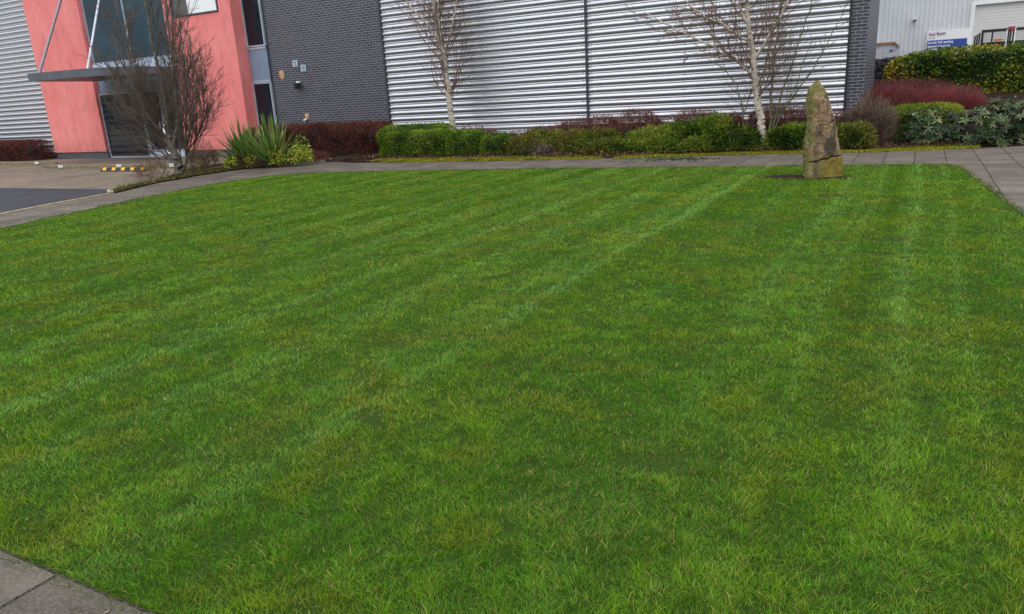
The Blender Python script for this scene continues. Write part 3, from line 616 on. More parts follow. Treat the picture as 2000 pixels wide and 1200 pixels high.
def shrub(name, label, cat, blobs, n, L_, Wd, pal, group=None, amp=.12, freq=3., seed=1, up=.4, rnd=.8, out=.8, inner=.16, mat='leaf', core='branches', twigs=0, twigcol=None, corek=.84, stems=True, pscale=3., part='foliage', zmin=.02, tl=.22):
    cx = np.mean([b_[0] for b_ in blobs]); cy = np.mean([b_[1] for b_ in blobs])
    T_ = thing(name, label, cat, (cx, cy, min(b_[2] for b_ in blobs)), group)
    P_, N_ = blob_points(n, blobs, amp, freq, seed, inner, zmin)
    D_ = unit(N_*out+rng.normal(0, rnd, P_.shape)+np.array([0, 0, up])); k = len(P_)
    V, F, C_ = leaf_quads(P_, D_, L_*rng.uniform(.6, 1.3, k), Wd*rng.uniform(.7, 1.25, k), pick(k, pal, P_, pscale, seed), .08)
    mesh_obj(part, V, F, M[mat], T_, colors=C_)
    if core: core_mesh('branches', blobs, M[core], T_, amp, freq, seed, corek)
    if twigs:
        P_, N_ = blob_points(twigs, blobs, amp, freq, seed, .1, zmin); D_ = unit(N_*.8+rng.normal(0, .5, P_.shape)+np.array([0, 0, .7])); k = len(P_)
        V, F, C_ = leaf_quads(P_-D_*.12, D_, tl*rng.uniform(.7, 1.3, k), .008, pick(k, twigcol or [(.12, .05, .04)], None))
        mesh_obj('twigs', V, F, M['leaf'], T_, colors=C_)
    return T_
RED = [(.035,.014,.012),(.08,.022,.02),(.16,.04,.034),(.25,.065,.05),(.07,.045,.02)]
TW = [(.16,.07,.06),(.1,.04,.035),(.22,.11,.09)]
shrub('hedge', 'clipped dark red hedge below the cladding left of the red pier', 'hedge', [(-37.6,19.1,0,4.75,.5,.88,8)], 26000, .05, .03, RED, 'clipped dark red hedges along the warehouse', .03, 2, 11, .5, twigs=4000, twigcol=TW)
shrub('hedge', 'clipped dark red hedge in front of the dark brick wall', 'hedge', [(-17.7,19.3,.0,3.15,.62,1.04,8),(-19.6,18.9,.0,1.1,.5,.95,5)], 42000, .05, .028, RED, 'clipped dark red hedges along the warehouse', .04, 2, 12, .5, twigs=9000, twigcol=TW)
GRN = [(.03,.07,.008),(.08,.15,.012),(.14,.23,.02),(.21,.3,.03)]
grp = 'clipped green hedges beside the path'
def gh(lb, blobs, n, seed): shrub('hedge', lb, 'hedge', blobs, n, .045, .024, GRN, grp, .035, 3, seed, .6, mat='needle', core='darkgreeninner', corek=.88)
gh('rounded green hedge behind the box cut one, left of the birch trunk', [(-13.45,19.05,.05,1.42,.5,.88,5)], 16000, 21)
gh('low box cut green hedge nearest the path corner', [(-12.85,18.15,.05,1.18,.46,.72,8)], 17000, 22)
gh('domed green hedge in front of the birch trunk base', [(-11.12,18.1,.05,.56,.48,.69,4)], 9000, 23)
gh('smallest box cut green hedge at the right end of the row', [(-10.1,18.1,.05,.44,.44,.58,5)], 6000, 24)
RB = [(.06,.02,.02),(.14,.03,.028),(.26,.05,.045),(.12,.09,.06)]
grp = 'low red shrubs against the corrugated wall'
def rs(lb, blobs, n, seed):
    blobs = [(b_[0], b_[1]-.05, b_[2], b_[3]*1.25, b_[4]*1.1, b_[5]*1.06, 3.2) for b_ in blobs]; n = int(n*1.7); shrub('shrub', lb, 'shrub', blobs, n, .05, .026, RB, grp, .2, 2.2, seed, .7, 1., .6, .35, core='branches', corek=.6, twigs=int(n*.7), twigcol=TW+[(.3,.2,.17)])
rs('sparse brown red shrub behind the birch with white trunk on the left', [(-11.6,19.4,0,.7,.3,.75,2.5),(-10.7,19.4,0,.8,.3,.55,2.5)], 3500, 31)
rs('low red shrub below the corrugated wall left of the dark seam', [(-9.2,19.4,0,.65,.35,.72,2.5)], 3000, 32)
rs('red shrub at the foot of the dark vertical seam', [(-8.0,19.35,0,.85,.4,.84,2.5)], 5000, 33)
rs('tallest red shrub right of the dark vertical seam', [(-6.6,19.35,0,.65,.4,.96,2.2),(-5.9,19.4,0,.5,.3,.78,2.5)], 6000, 34)
rs('red shrub behind the green junipers left of the right hand birch', [(-4.7,19.4,0,.8,.35,.9,2.5)], 5000, 35)
rs('red shrub between the right hand birch and the standing stone', [(-2.8,19.4,.0,.75,.35,.93,2.5)], 5500, 36)
rs('reddish shrub behind the standing stone at the wall corner', [(-1.75,19.5,0,.35,.3,.8,2.5)], 2500, 37)
JUN = [(.02,.05,.008),(.05,.11,.012),(.1,.185,.018),(.16,.25,.025),(.21,.24,.035)]
grp = 'sprawling green junipers along the bed'
def jn(lb, blobs, n, seed, pal=JUN):
    blobs = [(b_[0], b_[1], b_[2]-.03, b_[3]*1.22, b_[4]*1.1, b_[5]*.93, 2.6) for b_ in blobs]; n = int(n*1.15); shrub('juniper', lb, 'shrub', blobs, n, .11, .024, pal, grp, .5, 1.9, seed, .3, .65, .75, .4, mat='needle', core='darkgreeninner', corek=.62, twigs=int(n*.06), twigcol=[(.14,.1,.07)], pscale=2.5, zmin=.06)
JY = [(.035,.06,.012),(.08,.12,.018),(.14,.19,.022),(.2,.22,.03),(.17,.13,.045)]
jn('low yellowish green juniper right of the clipped hedges', [(-9.25,18.2,.1,.85,.5,.5,2.4),(-8.5,18.5,.1,.6,.4,.52,2.4)], 12000, 41, JY)
jn('sprawling juniper with bare brown gaps below the dark seam', [(-7.75,18.35,.1,.6,.45,.6,2.2),(-7.1,18.1,.1,.75,.45,.42,2.2)], 12000, 42, JY)
jn('small bushy green juniper just below the seam shrubs', [(-7.35,18.9,.1,.45,.3,.68,2.2)], 5000, 46, JY)
jn('dense green juniper in the middle of the bed', [(-5.9,18.35,.1,.75,.5,.62,2.2),(-5.1,18.6,.1,.7,.45,.66,2.2)], 16000, 43)
jn('tall bright green juniper left of the right hand birch trunk', [(-4.25,18.65,.12,.7,.5,.76,2.1),(-3.85,18.5,.1,.5,.45,.68,2.2),(-4.5,18.2,.1,.6,.3,.42,2.2)], 17000, 44)
jn('dark green juniper between the birch and the standing stone', [(-2.45,18.75,.1,.6,.4,.62,2.2)], 9000, 45)
jn('yellow green juniper right of the standing stone', [(-1.35,18.7,.1,.42,.35,.58,2.2)], 7000, 47, JY)
shrub('shrub', 'dry brown dead patch of shrub in front of the low junipers', 'shrub', [(-8.85,17.85,.05,.5,.2,.42,2.5)], 2500, .16, .012, [(.16,.12,.09),(.24,.19,.14),(.1,.075,.055)], None, .2, 3, 51, -1.2, .4, .5, .3, core='branches', corek=.7, part='dry_stems')
# right hand group
shrub('shrub', 'bare brown twiggy shrub right of the standing stone by the brick pier', 'shrub', [(-1.0,19.25,.05,.5,.4,1.0,2.2)], 2500, .03, .014, [(.12,.06,.04),(.2,.08,.05),(.1,.1,.04)], None, .25, 2.5, 52, .5, .8, .6, .5, corek=.5, twigs=7000, twigcol=[(.17,.12,.09),(.25,.19,.15),(.1,.07,.05)], tl=.3)
RB2 = [(.14,.04,.04),(.34,.04,.045),(.52,.05,.075),(.24,.14,.1)]
grp = 'red shrubs on the bank behind the brick pier'
def rb(lb, blobs, n, seed, pal): shrub('shrub', lb, 'shrub', blobs, n, .06, .02, pal, grp, .15, 2, seed, .7, .8, .6, .3, corek=.8, twigs=n, twigcol=[(.2,.06,.06),(.15,.09,.08),(.32,.08,.09)], tl=.28)
rb('dark purple brown shrub mass at the top of the bank below the stone wall', [(-.6,24.6,.55,1.6,.9,.85,3),(.5,23.9,.45,.9,.7,.75,3)], 9000, 61, [(.06,.035,.035),(.1,.045,.045),(.12,.08,.07)])
rb('red stemmed shrub on the bank beside the dark brick pier', [(-.75,21.6,.2,.85,.8,1.08,2.8)], 12000, 62, RB2)
rb('brightest crimson shrub on the bank above the clipped yellow green shrub', [(.5,21.6,.15,.95,.7,1.0,2.8)], 13000, 63, RB2[1:3])
YG = [(.08,.13,.012),(.15,.21,.02),(.22,.27,.03),(.27,.28,.04)]
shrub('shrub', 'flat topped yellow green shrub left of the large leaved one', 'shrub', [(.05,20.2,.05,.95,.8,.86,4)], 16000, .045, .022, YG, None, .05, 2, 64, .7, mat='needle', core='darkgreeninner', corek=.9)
# rhododendron: whorls of long leaves
def whorl_shrub(name, label, cat, blobs, n, ll, wd, pal, seed, k=7, droop=-.15, group=None):
    cx = np.mean([b_[0] for b_ in blobs]); cy = np.mean([b_[1] for b_ in blobs]); T_ = thing(name, label, cat, (cx, cy, blobs[0][2]), group)
    P_, N_ = blob_points(n, blobs, .15, 2.5, seed, .12); VV, FF, CC = [], [], []
    A = unit(N_+np.array([0, 0, .6])+rng.normal(0, .3, P_.shape)); B_ = unit(np.cross(A, rng.normal(size=A.shape))); C3 = np.cross(A, B_)
    pc = pick(len(P_), pal, P_, 2.5, seed)
    for i in range(k):
        a = 2*math.pi*i/k+rng.normal(0, .25, len(P_)); D_ = unit(B_*np.cos(a)[:, None]+C3*np.sin(a)[:, None]+A*rng.normal(.25, .25, len(P_))[:, None]+np.array([0, 0, droop]))
        n_ = len(P_); S_ = unit(np.cross(D_, A)); L_ = (ll*rng.uniform(.75, 1.2, n_))[:, None]; W_ = (wd*rng.uniform(.8, 1.2, n_))[:, None]
        up_ = np.cross(S_, D_); a1 = P_+D_*L_*.4; a2 = P_+D_*L_*.8-up_*L_*.05
        V = np.stack([P_, a1+S_*W_*.5, a2+S_*W_*.35, P_+D_*L_-up_*L_*.12, a2-S_*W_*.35, a1-S_*W_*.5], 1).reshape(-1, 3)
        o_ = sum(len(v) for v in VV); VV.append(V); ii = o_+np.arange(n_)[:, None]*6
        FF.append(np.concatenate([ii+np.array([0, 1, 2, 5]), ii+np.array([5, 2, 3, 4])])); CC.append(np.repeat(np.clip(pc*(1+rng.normal(0, .15, n_))[:, None], 0, 1), 6, 0))
    mesh_obj('leaves', np.concatenate(VV), np.concatenate(FF), M['gloss'], T_, colors=np.concatenate(CC))
    core_mesh('branches', blobs, M['branches'], T_, .15, 2.5, seed, .6)
    b_ = blobs[0]; r2 = random.Random(seed)
    for i in range(9):
        st = MB();         p = np.array([b_[0]+r2.uniform(-.6, .6)*b_[3], b_[1]-b_[4]*.35, .05]); q = p+np.array([r2.uniform(-.3, .3), -b_[4]*.5, b_[5]*r2.uniform(.5, .8)]); st.tube(p, q, .018, .01, 5); st.build('stem', M['bark'], T_)
    return T_
RH = [(.012,.03,.008),(.024,.052,.012),(.045,.08,.022),(.12,.14,.06)]
whorl_shrub('shrub', 'large leaved dark evergreen shrub beside the path on the right', 'shrub', [(.75,19.35,.0,1.25,.5,.78,3),(2.0,20.2,.0,1.0,.9,.95,3)], 720, .125, .038, RH, 71)
shrub('hedge', 'dark brown purple hedge at the right edge behind the path', 'hedge', [(2.75,19.85,.05,.8,.45,.82,5)], 12000, .05, .028, [(.03,.018,.014),(.06,.03,.025),(.09,.05,.04)], None, .06, 2, 72, .4, twigs=4000, twigcol=TW)
BH = [(.03,.07,.008),(.06,.13,.012),(.12,.2,.018),(.25,.29,.03),(.4,.27,.03)]
shrub('hedge', 'long clipped yellow and green leafy hedge in front of the white building', 'hedge', [(3.2,25.9,.85,4.1,.55,1.38,8),(-.3,26.0,1.35,.75,.4,.74,3)], 26000, .085, .06, BH, None, .05, 1.6, 73, .5, 1., .7, .15, core='darkgreeninner', corek=.88, pscale=1.3, mat='gloss')
# fallen leaves and twigs in beds, moss strip on the path edge
def scatter(name, label, cat, n, area, pal, L_, Wd, mat='litterleaf', zf=None, flat=.25, kind='stuff'):
    P_ = area(n); k = len(P_); z = np.interp(0, [0], [0])+(zf(P_) if zf is not None else 0)
    D_ = unit(np.c_[rng.normal(size=(k, 2)), rng.normal(flat*.6, flat, k)]); P3 = np.c_[P_, z]
    V, F, C_ = leaf_quads(P3, D_, L_*rng.uniform(.6, 1.4, k), Wd*rng.uniform(.7, 1.3, k), pick(k, pal, P3, 2.), .1)
    o = mesh_obj(name, V, F, M[mat], colors=C_); return tag(o, label, cat, kind=kind)
def bed_edge(x): return np.interp(x, [-15.6,-13.2,-9,-6.4,-4.1,-.86,.6,2,5], [17.1,16.75,16.9,17.25,17.75,18.05,18.5,19.1,20.2])
def a_bed(n):
    x = rng.uniform(-15, 1.6, n); return np.c_[x, bed_edge(x)+.1+rng.random(n)*1.4]
scatter('leaf_litter', 'brown fallen leaves and twigs under the shrubs', 'leaf litter', 16000, a_bed, [(.03,.015,.011),(.055,.026,.018),(.1,.05,.035),(.2,.12,.09)], .05, .028, zf=lambda P_: bedz(P_[:, 0], P_[:, 1]+.4)+.02)
def a_moss(n):
    x = rng.uniform(-13.7, 1.2, n); y = bed_edge(x)-.06+np.abs(rng.normal(0, .26, n)); P_ = np.c_[x, y]
    return P_[vnoise(P_, 1.6, 4, 3)+.12*rng.random(n) > .38-.14*(x > -6)]
scatter('moss', 'bright yellow green moss and low grass along the path edge', 'moss', 42000, a_moss, [(.13,.16,.015),(.22,.23,.02),(.34,.32,.025),(.4,.34,.03),(.08,.13,.015)], .035, .014, mat='grass', zf=lambda P_: .01+.05*np.clip((P_[:, 1]-bed_edge(P_[:, 0]))/.5, 0, 1), flat=.7)

# ---------------------------------------------------------------- island plants
def in_poly(P_, poly):
    x, y = P_[:, 0], P_[:, 1]; ins = np.zeros(len(P_), bool); n_ = len(poly)
    for i in range(n_):
        (x1, y1), (x2, y2) = poly[i], poly[(i+1) % n_]
        c = ((y1 > y) != (y2 > y)) & (x < (x2-x1)*(y-y1)/((y2-y1) or 1e-9)+x1); ins ^= c
    return ins
def a_isl(n):
    P_ = np.c_[rng.uniform(-19.6, -15.4, n), rng.uniform(10.2, 18.4, n)]; return P_[in_poly(P_, ISL)]
def a_isl_g(n):
    P_ = a_isl(n); return P_[vnoise(P_, 1.2, 9, 2)-.04*(P_[:, 1]-13) > .38]
scatter('grass', 'rough grass and weeds around the foot of the left tree', 'grass', 52000, a_isl_g, [(.06,.09,.015),(.09,.13,.02),(.13,.15,.03),(.14,.12,.04)], .085, .009, mat='grass', zf=lambda P_: np.full(len(P_), .02), flat=1.3)
scatter('leaf_litter', 'brown leaf litter around the spiky plants', 'leaf litter', 9000, a_isl, [(.06,.03,.025),(.12,.07,.05),(.2,.12,.09)], .07, .03, zf=lambda P_: np.full(len(P_), .03))
def sword_plant(name, label, x, y, n, length, seed, group):
    T_ = thing(name, label, 'plant', (x, y, .02), group); r = np.random.default_rng(seed); V, F, C_ = [], [], []
    for i in range(n):
        a = r.uniform(0, 2*math.pi); el = math.radians(np.clip(r.normal(56, 20), 14, 88)); L_ = length*r.uniform(.6, 1.1)*(.75+.25*math.sin(el)); w0 = r.uniform(.065, .1)
        d = np.array([math.cos(a)*math.cos(el), math.sin(a)*math.cos(el), math.sin(el)]); s = np.array([-math.sin(a), math.cos(a), 0]); s = s*math.cos(r.normal(0, .5))+np.cross(d, s)*math.sin(r.normal(0, .5))
        p0 = np.array([x+r.normal(0, .09), y+r.normal(0, .09), .03]); o_ = len(V); K_ = 7
        c = np.array([(.07,.14,.03),(.12,.21,.045),(.2,.29,.07),(.4,.42,.14)][r.choice(4, p=[.35,.35,.2,.1])])*r.uniform(.8, 1.2)
        if r.random() < .07: c = np.array((.3,.22,.13))
        sag = r.uniform(.05, .35)*math.cos(el)
        for k in range(K_+1):
            t = k/K_; p = p0+d*L_*t+np.array([0, 0, -1])*sag*L_*t*t; wd_ = w0*(1-t**2.2)*(.6+.8*min(t*2, 1)*.5)+.002
            fold = np.cross(s, d)*wd_*.25
            V += [p-s*wd_/2+fold, p, p+s*wd_/2+fold]; C_ += [c*1.35, c, c*1.35]
        for k in range(K_): q = o_+3*k; F += [(q, q+1, q+4, q+3), (q+1, q+2, q+5, q+4)]
    mesh_obj('sword_leaves', np.array(V), np.array(F), M['gloss'], T_, colors=np.array(C_), smooth=True)
g2 = 'spiky sword leaved plants on the island'
sword_plant('spiky_plant', 'spiky sword leaved plant, the wider spreading left one of the two', -17.15, 15.6, 190, 1.4, 5, g2)
sword_plant('spiky_plant', 'spiky sword leaved plant, the taller upright right one of the two', -16.3, 15.8, 150, 1.5, 6, g2)
EU = [(.14,.24,.02),(.28,.38,.03),(.46,.54,.05),(.6,.62,.09)]
g3 = 'yellow green leafed bushes around the spiky plants'
def eu(lb, x, y, r, h, n, seed):
    shrub('bush', lb, 'bush', [(x, y, .08, r, r*.85, h, 2.1)], n, .085, .045, EU, g3, .35, 4, seed, .5, .9, .7, .45, core=None, mat='gloss', twigs=int(n*.35), twigcol=[(.13,.09,.06)])
eu('low yellow green bush in front of the wider spiky plant', -16.75, 15.35, .2, .36, 260, 81)
eu('yellow green bush in front of the taller spiky plant', -15.95, 15.75, .3, .5, 620, 82)
eu('tallest yellow green bush leaning out right of the spiky plants', -15.45, 16.1, .26, .78, 560, 83)
eu('small yellow green bush at the near side of the spiky plants', -17.15, 15.0, .16, .3, 170, 84)
shrub('bush', 'sparse yellow flecked twiggy bush between the bare tree and the spiky plants', 'bush', [(-18.0,14.8,.05,.35,.35,.68,2.1)], 420, .055, .03, [(.25,.2,.04),(.14,.14,.04),(.2,.1,.05)], None, .35, 4, 85, .5, .9, .7, .6, core=None, twigs=900, twigcol=[(.14,.09,.06),(.2,.13,.09)], tl=.3)
shrub('bush', 'thin bare twiggy bush left of the bare tree trunk', 'bush', [(-17.55,12.75,.05,.42,.3,.42,2.1)], 120, .045, .025, [(.25,.22,.04),(.12,.1,.04)], None, .35, 4, 86, .5, .9, .7, .6, core=None, twigs=420, twigcol=[(.14,.1,.07),(.2,.15,.11)], tl=.3)
shrub('bush', 'low red brown twiggy bush at the right end of the island', 'bush', [(-15.75,16.9,.04,.5,.4,.3,2.1)], 900, .04, .02, RB, None, .35, 4, 87, .5, .9, .7, .6, core=None, twigs=900, twigcol=TW)
shrub('bush', 'dry brown tangle of stems under the spiky plants', 'bush', [(-17.0,15.45,.03,.75,.35,.26,2.1)], 900, .06, .02, [(.1,.06,.045),(.17,.1,.07)], None, .3, 4, 88, .2, .9, .7, .6, core=None, twigs=1500, twigcol=[(.13,.08,.06),(.2,.13,.1)])

# ---------------------------------------------------------------- trees
def tubes(segs, sides):
    """segs: array rows (x0,y0,z0,x1,y1,z1,r0,r1)"""
    s = np.array(segs); p0, p1, r0, r1 = s[:, :3], s[:, 3:6], s[:, 6], s[:, 7]; d = unit(p1-p0)
    ref = np.where(np.abs(d[:, 2:3]) < .9, np.array([[0, 0, 1.]]), np.array([[1., 0, 0]])); a = unit(np.cross(d, ref)); b_ = np.cross(d, a)
    t = np.arange(sides)*2*math.pi/sides; ring = a[:, None]*np.cos(t)[None, :, None]+b_[:, None]*np.sin(t)[None, :, None]
    V = np.concatenate([p0[:, None]+ring*r0[:, None, None], p1[:, None]+ring*r1[:, None, None]], 1); n_ = len(s)
    i = np.arange(sides); q = np.stack([i, (i+1) % sides, sides+(i+1) % sides, sides+i], -1)
    return V.reshape(-1, 3), (np.arange(n_)[:, None, None]*2*sides+q[None]).reshape(-1, 4)
class Tree:
    def __init__(s, seed): s.r = np.random.default_rng(seed); s.big = []; s.small = []
    def limb(s, p, d, L_, r0, r1, level, wig=.08, trop=.15, nseg=None):
        """one curved limb; returns its points and directions"""
        nseg = nseg or max(3, int(L_/.22)); st = L_/nseg; pts = [np.array(p, float)]; d = np.array(d, float); d /= np.linalg.norm(d); ds = [d]
        for i in range(nseg):
            d = d+s.r.normal(0, wig, 3)+np.array([0, 0, trop*st]); d /= np.linalg.norm(d); pts.append(pts[-1]+d*st); ds.append(d)
        rs_ = np.linspace(r0, r1, nseg+1)
        for i in range(nseg): (s.big if level < 2 else s.small).append((*pts[i], *pts[i+1], rs_[i], rs_[i+1]))
        return pts, ds, rs_
    def side(s, d, ang):
        v = s.r.normal(size=3); v -= d*(v@d); v /= np.linalg.norm(v); return d*math.cos(ang)+v*math.sin(ang)
    def branch(s, pts, ds, rs_, n, Lr, ang, level, maxl, start=.2, trop=.15, wig=.08, spec=None):
        K_ = len(pts)-1
        for i in range(n):
            t = s.r.uniform(start, 1); k = min(int(t*K_), K_-1); f = t*K_-k; p = pts[k]*(1-f)+pts[k+1]*f
            L_ = Lr*s.r.uniform(.55, 1.15)*(1.15-.55*t); r0 = max(min(rs_[k]*.6, L_*.009+.002), .003); d = s.side(ds[k], s.r.normal(ang, .15))
            q = s.limb(p, d, L_, r0, max(r0*.5, .0022), level, wig, trop)
            if level < maxl: s.branch(*q, spec[level][0], L_*spec[level][1], spec[level][2], level+1, maxl, .15, spec[level][3], wig, spec)
    def build(s, name, label, loc, mtrunk, mcrown, group=None, cat='tree', squash=1.):
        for L_ in (s.big, s.small):
            L_[:] = [(q[0], loc[1]+(q[1]-loc[1])*squash, q[2], q[3], loc[1]+(q[4]-loc[1])*squash, q[5], q[6], q[7]) for q in L_]
        T_ = thing(name, label, cat, loc, group)
        V, F = tubes(s.big, 9); mesh_obj('trunk', V, F, mtrunk, T_, smooth=True); V, F = tubes(s.small, 3); mesh_obj('crown', V, F, mcrown, T_)
        return T_
def poly_limb(tr, pts, rad, level=0, sub=5, wob=.012):
    pts = np.array(pts, float); t = np.linspace(0, len(pts)-1, (len(pts)-1)*sub+1); c = np.stack([np.interp(t, np.arange(len(pts)), pts[:, k]) for k in range(3)], 1)
    for _ in range(2): c[1:-1] = .25*c[:-2]+.5*c[1:-1]+.25*c[2:]
    c[1:-1] += tr.r.normal(0, wob, c[1:-1].shape); r = np.interp(t, np.arange(len(pts)), rad)
    tgt = tr.big if level < 2 else tr.small
    for i in range(len(c)-1): tgt.append((*c[i], *c[i+1], r[i], r[i+1]))
    return list(c), list(unit(np.diff(c, axis=0, append=c[-1:]+c[-1:]-c[-2:-1]))), r
# left bare tree with many upright limbs
t1 = Tree(3); X0, Y0 = -17.3, 13.4
SP = [None, (6, .55, .5, .9), (7, .5, .5, .6), (4, .55, .5, .4)]
tr_ = poly_limb(t1, [(X0,Y0,-.05),(X0-.03,Y0,.3),(X0-.1,Y0,.7)], [.14,.105,.09])
for pts, r0 in (([(X0-.1,Y0,.65),(X0-.2,Y0,1.3),(X0-.12,Y0+.05,2.2),(X0-.2,Y0,3.4),(X0-.15,Y0,4.8),(X0-.2,Y0,6)], .075),
                ([(X0-.05,Y0,.5),(X0-.35,Y0-.1,1.1),(X0-.75,Y0-.1,1.9),(X0-1.15,Y0,3.0),(X0-1.35,Y0,4.4),(X0-1.4,Y0,5.6)], .055),
                ([(X0-.05,Y0,.4),(X0-.5,Y0+.1,1.0),(X0-1.1,Y0+.2,1.7),(X0-1.75,Y0+.2,2.7),(X0-2.0,Y0+.2,3.9)], .045),
                ([(X0-.02,Y0,.35),(X0-.45,Y0-.2,.7),(X0-.95,Y0-.3,1.25),(X0-1.45,Y0-.3,2.0),(X0-1.7,Y0-.3,2.9)], .03),
                ([(X0+.3,Y0+.05,.4),(X0+.75,Y0+.1,.9),(X0+1.2,Y0+.1,1.6),(X0+1.3,Y0+.1,2.4)], .022),
                ([(X0-.1,Y0,.7),(X0+.05,Y0+.2,1.5),(X0+.15,Y0+.2,2.6),(X0+.3,Y0+.2,3.8),(X0+.35,Y0+.2,5.2)], .055),
                ([(X0+.03,Y0+.02,-.02),(X0+.3,Y0+.05,.5),(X0+.5,Y0,1.1),(X0+.75,Y0,2.0),(X0+.9,Y0,3.1),(X0+.95,Y0,4.0)], .045),
                ([(X0+.25,Y0+.05,.35),(X0+.6,Y0-.1,.9),(X0+1.1,Y0-.15,1.6),(X0+1.4,Y0-.1,2.6)], .03),
                ([(X0-.15,Y0,.9),(X0-.45,Y0-.35,1.6),(X0-.6,Y0-.55,2.6),(X0-.7,Y0-.6,4.0)], .045),
                ([(X0-.1,Y0,.8),(X0-.1,Y0+.4,1.6),(X0-.4,Y0+.7,2.8),(X0-.5,Y0+.8,4.2)], .045)):
    rad = np.linspace(r0, .008, len(pts)); q = poly_limb(t1, pts, rad, 1, 6, .015)
    t1.branch(*q, 24, 1.5, .6, 2, 4, .08, .9, .09, [None, None, (7, .5, .5, .7), (6, .5, .55, .5)])
t1.build('bare_tree', 'bare many stemmed grey brown tree on the island before the red entrance', (X0, Y0, 0), M['bark'], M['twig'])
# left birch
t2 = Tree(8); X0, Y0 = -12.33, 19.25
q = poly_limb(t2, [(X0,Y0,0),(X0+.02,Y0,.8),(X0-.03,Y0,1.6),(X0-.06,Y0,2.3),(X0-.1,Y0,2.85),(X0-.28,Y0,3.5),(X0-.32,Y0,4.3),(X0-.4,Y0,5.4),(X0-.42,Y0,6.5)], [.11,.098,.088,.078,.066,.05,.042,.03,.012])
t2.branch(*q, 42, 1.9, .85, 2, 4, .2, .8, .09, [None, None, (8, .5, .5, .4), (5, .55, .45, .2)])
for pts in ([(X0-.1,Y0,2.75),(X0+.15,Y0-.1,3.3),(X0+.45,Y0-.1,4.1),(X0+.75,Y0-.1,5.2)], [(X0-.25,Y0,3.3),(X0-.65,Y0-.1,3.8),(X0-1.2,Y0-.2,4.4),(X0-1.6,Y0-.2,5.2)], [(X0-.1,Y0,3.0),(X0-.1,Y0-.4,3.9),(X0+.1,Y0-.6,5.0)]):
    q = poly_limb(t2, pts, np.linspace(.04, .01, len(pts)), 1, 6, .015); t2.branch(*q, 14, 1.1, .65, 2, 4, .1, .7, .09, [None, None, (7, .55, .45, .4), (5, .55, .45, .2)])
t2.build('birch_tree', 'white trunked birch with bare red twigs, the left one of two', (X0, Y0, 0), M['birch'], M['birchtwig'], 'bare birches in front of the cladding', squash=.4)
# right birch
t3 = Tree(12); X0, Y0 = -3.28, 18.85
q = poly_limb(t3, [(X0,Y0,.05),(X0-.02,Y0,.6),(X0-.14,Y0,1.2),(X0-.22,Y0,1.7),(X0-.3,Y0,2.3),(X0-.4,Y0,2.9),(X0-.48,Y0,3.5),(X0-.5,Y0,4.6),(X0-.45,Y0,6)], [.1,.092,.085,.078,.066,.054,.044,.03,.012])
t3.branch(*q, 32, 1.8, .9, 2, 4, .25, .6, .09, [None, None, (8, .55, .5, .3), (6, .55, .5, .1)])
for pts in ([(X0-.2,Y0,1.75),(X0-.7,Y0-.1,2.15),(X0-1.3,Y0-.15,2.5),(X0-2.1,Y0-.2,2.95),(X0-2.9,Y0-.2,3.4)], [(X0-.3,Y0,2.4),(X0-.8,Y0-.1,2.85),(X0-1.4,Y0-.15,3.15),(X0-2.1,Y0-.2,3.7)],
            [(X0-.25,Y0,2.1),(X0+.15,Y0-.1,2.7),(X0+.55,Y0-.1,3.5),(X0+.8,Y0,4.4)], [(X0-.4,Y0,2.9),(X0-.75,Y0-.2,3.5),(X0-1.0,Y0-.3,4.3)]):
    q = poly_limb(t3, pts, np.linspace(.042, .009, len(pts)), 1, 6, .018); t3.branch(*q, 17, 1.2, .7, 2, 4, .12, .5, .09, [None, None, (7, .55, .5, .3), (5, .55, .5, .1)])
t3.build('birch_tree', 'white trunked birch with bare twigs, the right one near the standing stone', (X0, Y0, 0), M['birch'], M['birchtwig'], 'bare birches in front of the cladding', squash=.6)
# green stemmed bare shrub around the right birch
t4 = Tree(15)
for pts, r0 in (([(-3.1,18.9,.1),(-3.12,18.9,1.0),(-3.1,18.85,1.9),(-3.0,18.8,2.9),(-2.9,18.8,3.9),(-2.85,18.8,4.6)], .035), ([(-3.11,18.9,.25),(-2.9,18.8,1.2),(-2.65,18.75,2.0),(-2.4,18.7,2.9),(-2.2,18.7,3.8)], .026),
                ([(-3.11,18.9,.3),(-2.75,18.8,1.05),(-2.2,18.7,1.8),(-1.75,18.65,2.7),(-1.5,18.6,3.3)], .02), ([(-3.12,18.88,.12),(-3.42,18.8,1.2),(-3.2,18.75,2.0),(-3.1,18.7,3.0)], .025),
                ([(-3.12,18.9,.12),(-3.7,18.9,.3),(-3.75,18.85,.95),(-3.85,18.85,1.45),(-4.2,18.8,1.95),(-4.6,18.8,2.2)], .024), ([(-3.75,18.9,.85),(-3.6,18.9,1.3),(-3.5,18.9,1.9)], .014), ([(-3.11,18.9,.5),(-2.6,18.7,1.3),(-2.3,18.6,2.3)], .016)):
    q = poly_limb(t4, pts, np.linspace(r0, .006, len(pts)), 1, 6, .012); t4.branch(*q, 9, .75, .55, 2, 3, .3, .4, .07, [None, None, (6, .5, .6, .2)])
t4.build('bare_shrub', 'green stemmed bare shrub fanning out around the right birch trunk', (-3.1, 18.9, .1), M['greenbark'], M['twig'], cat='shrub')

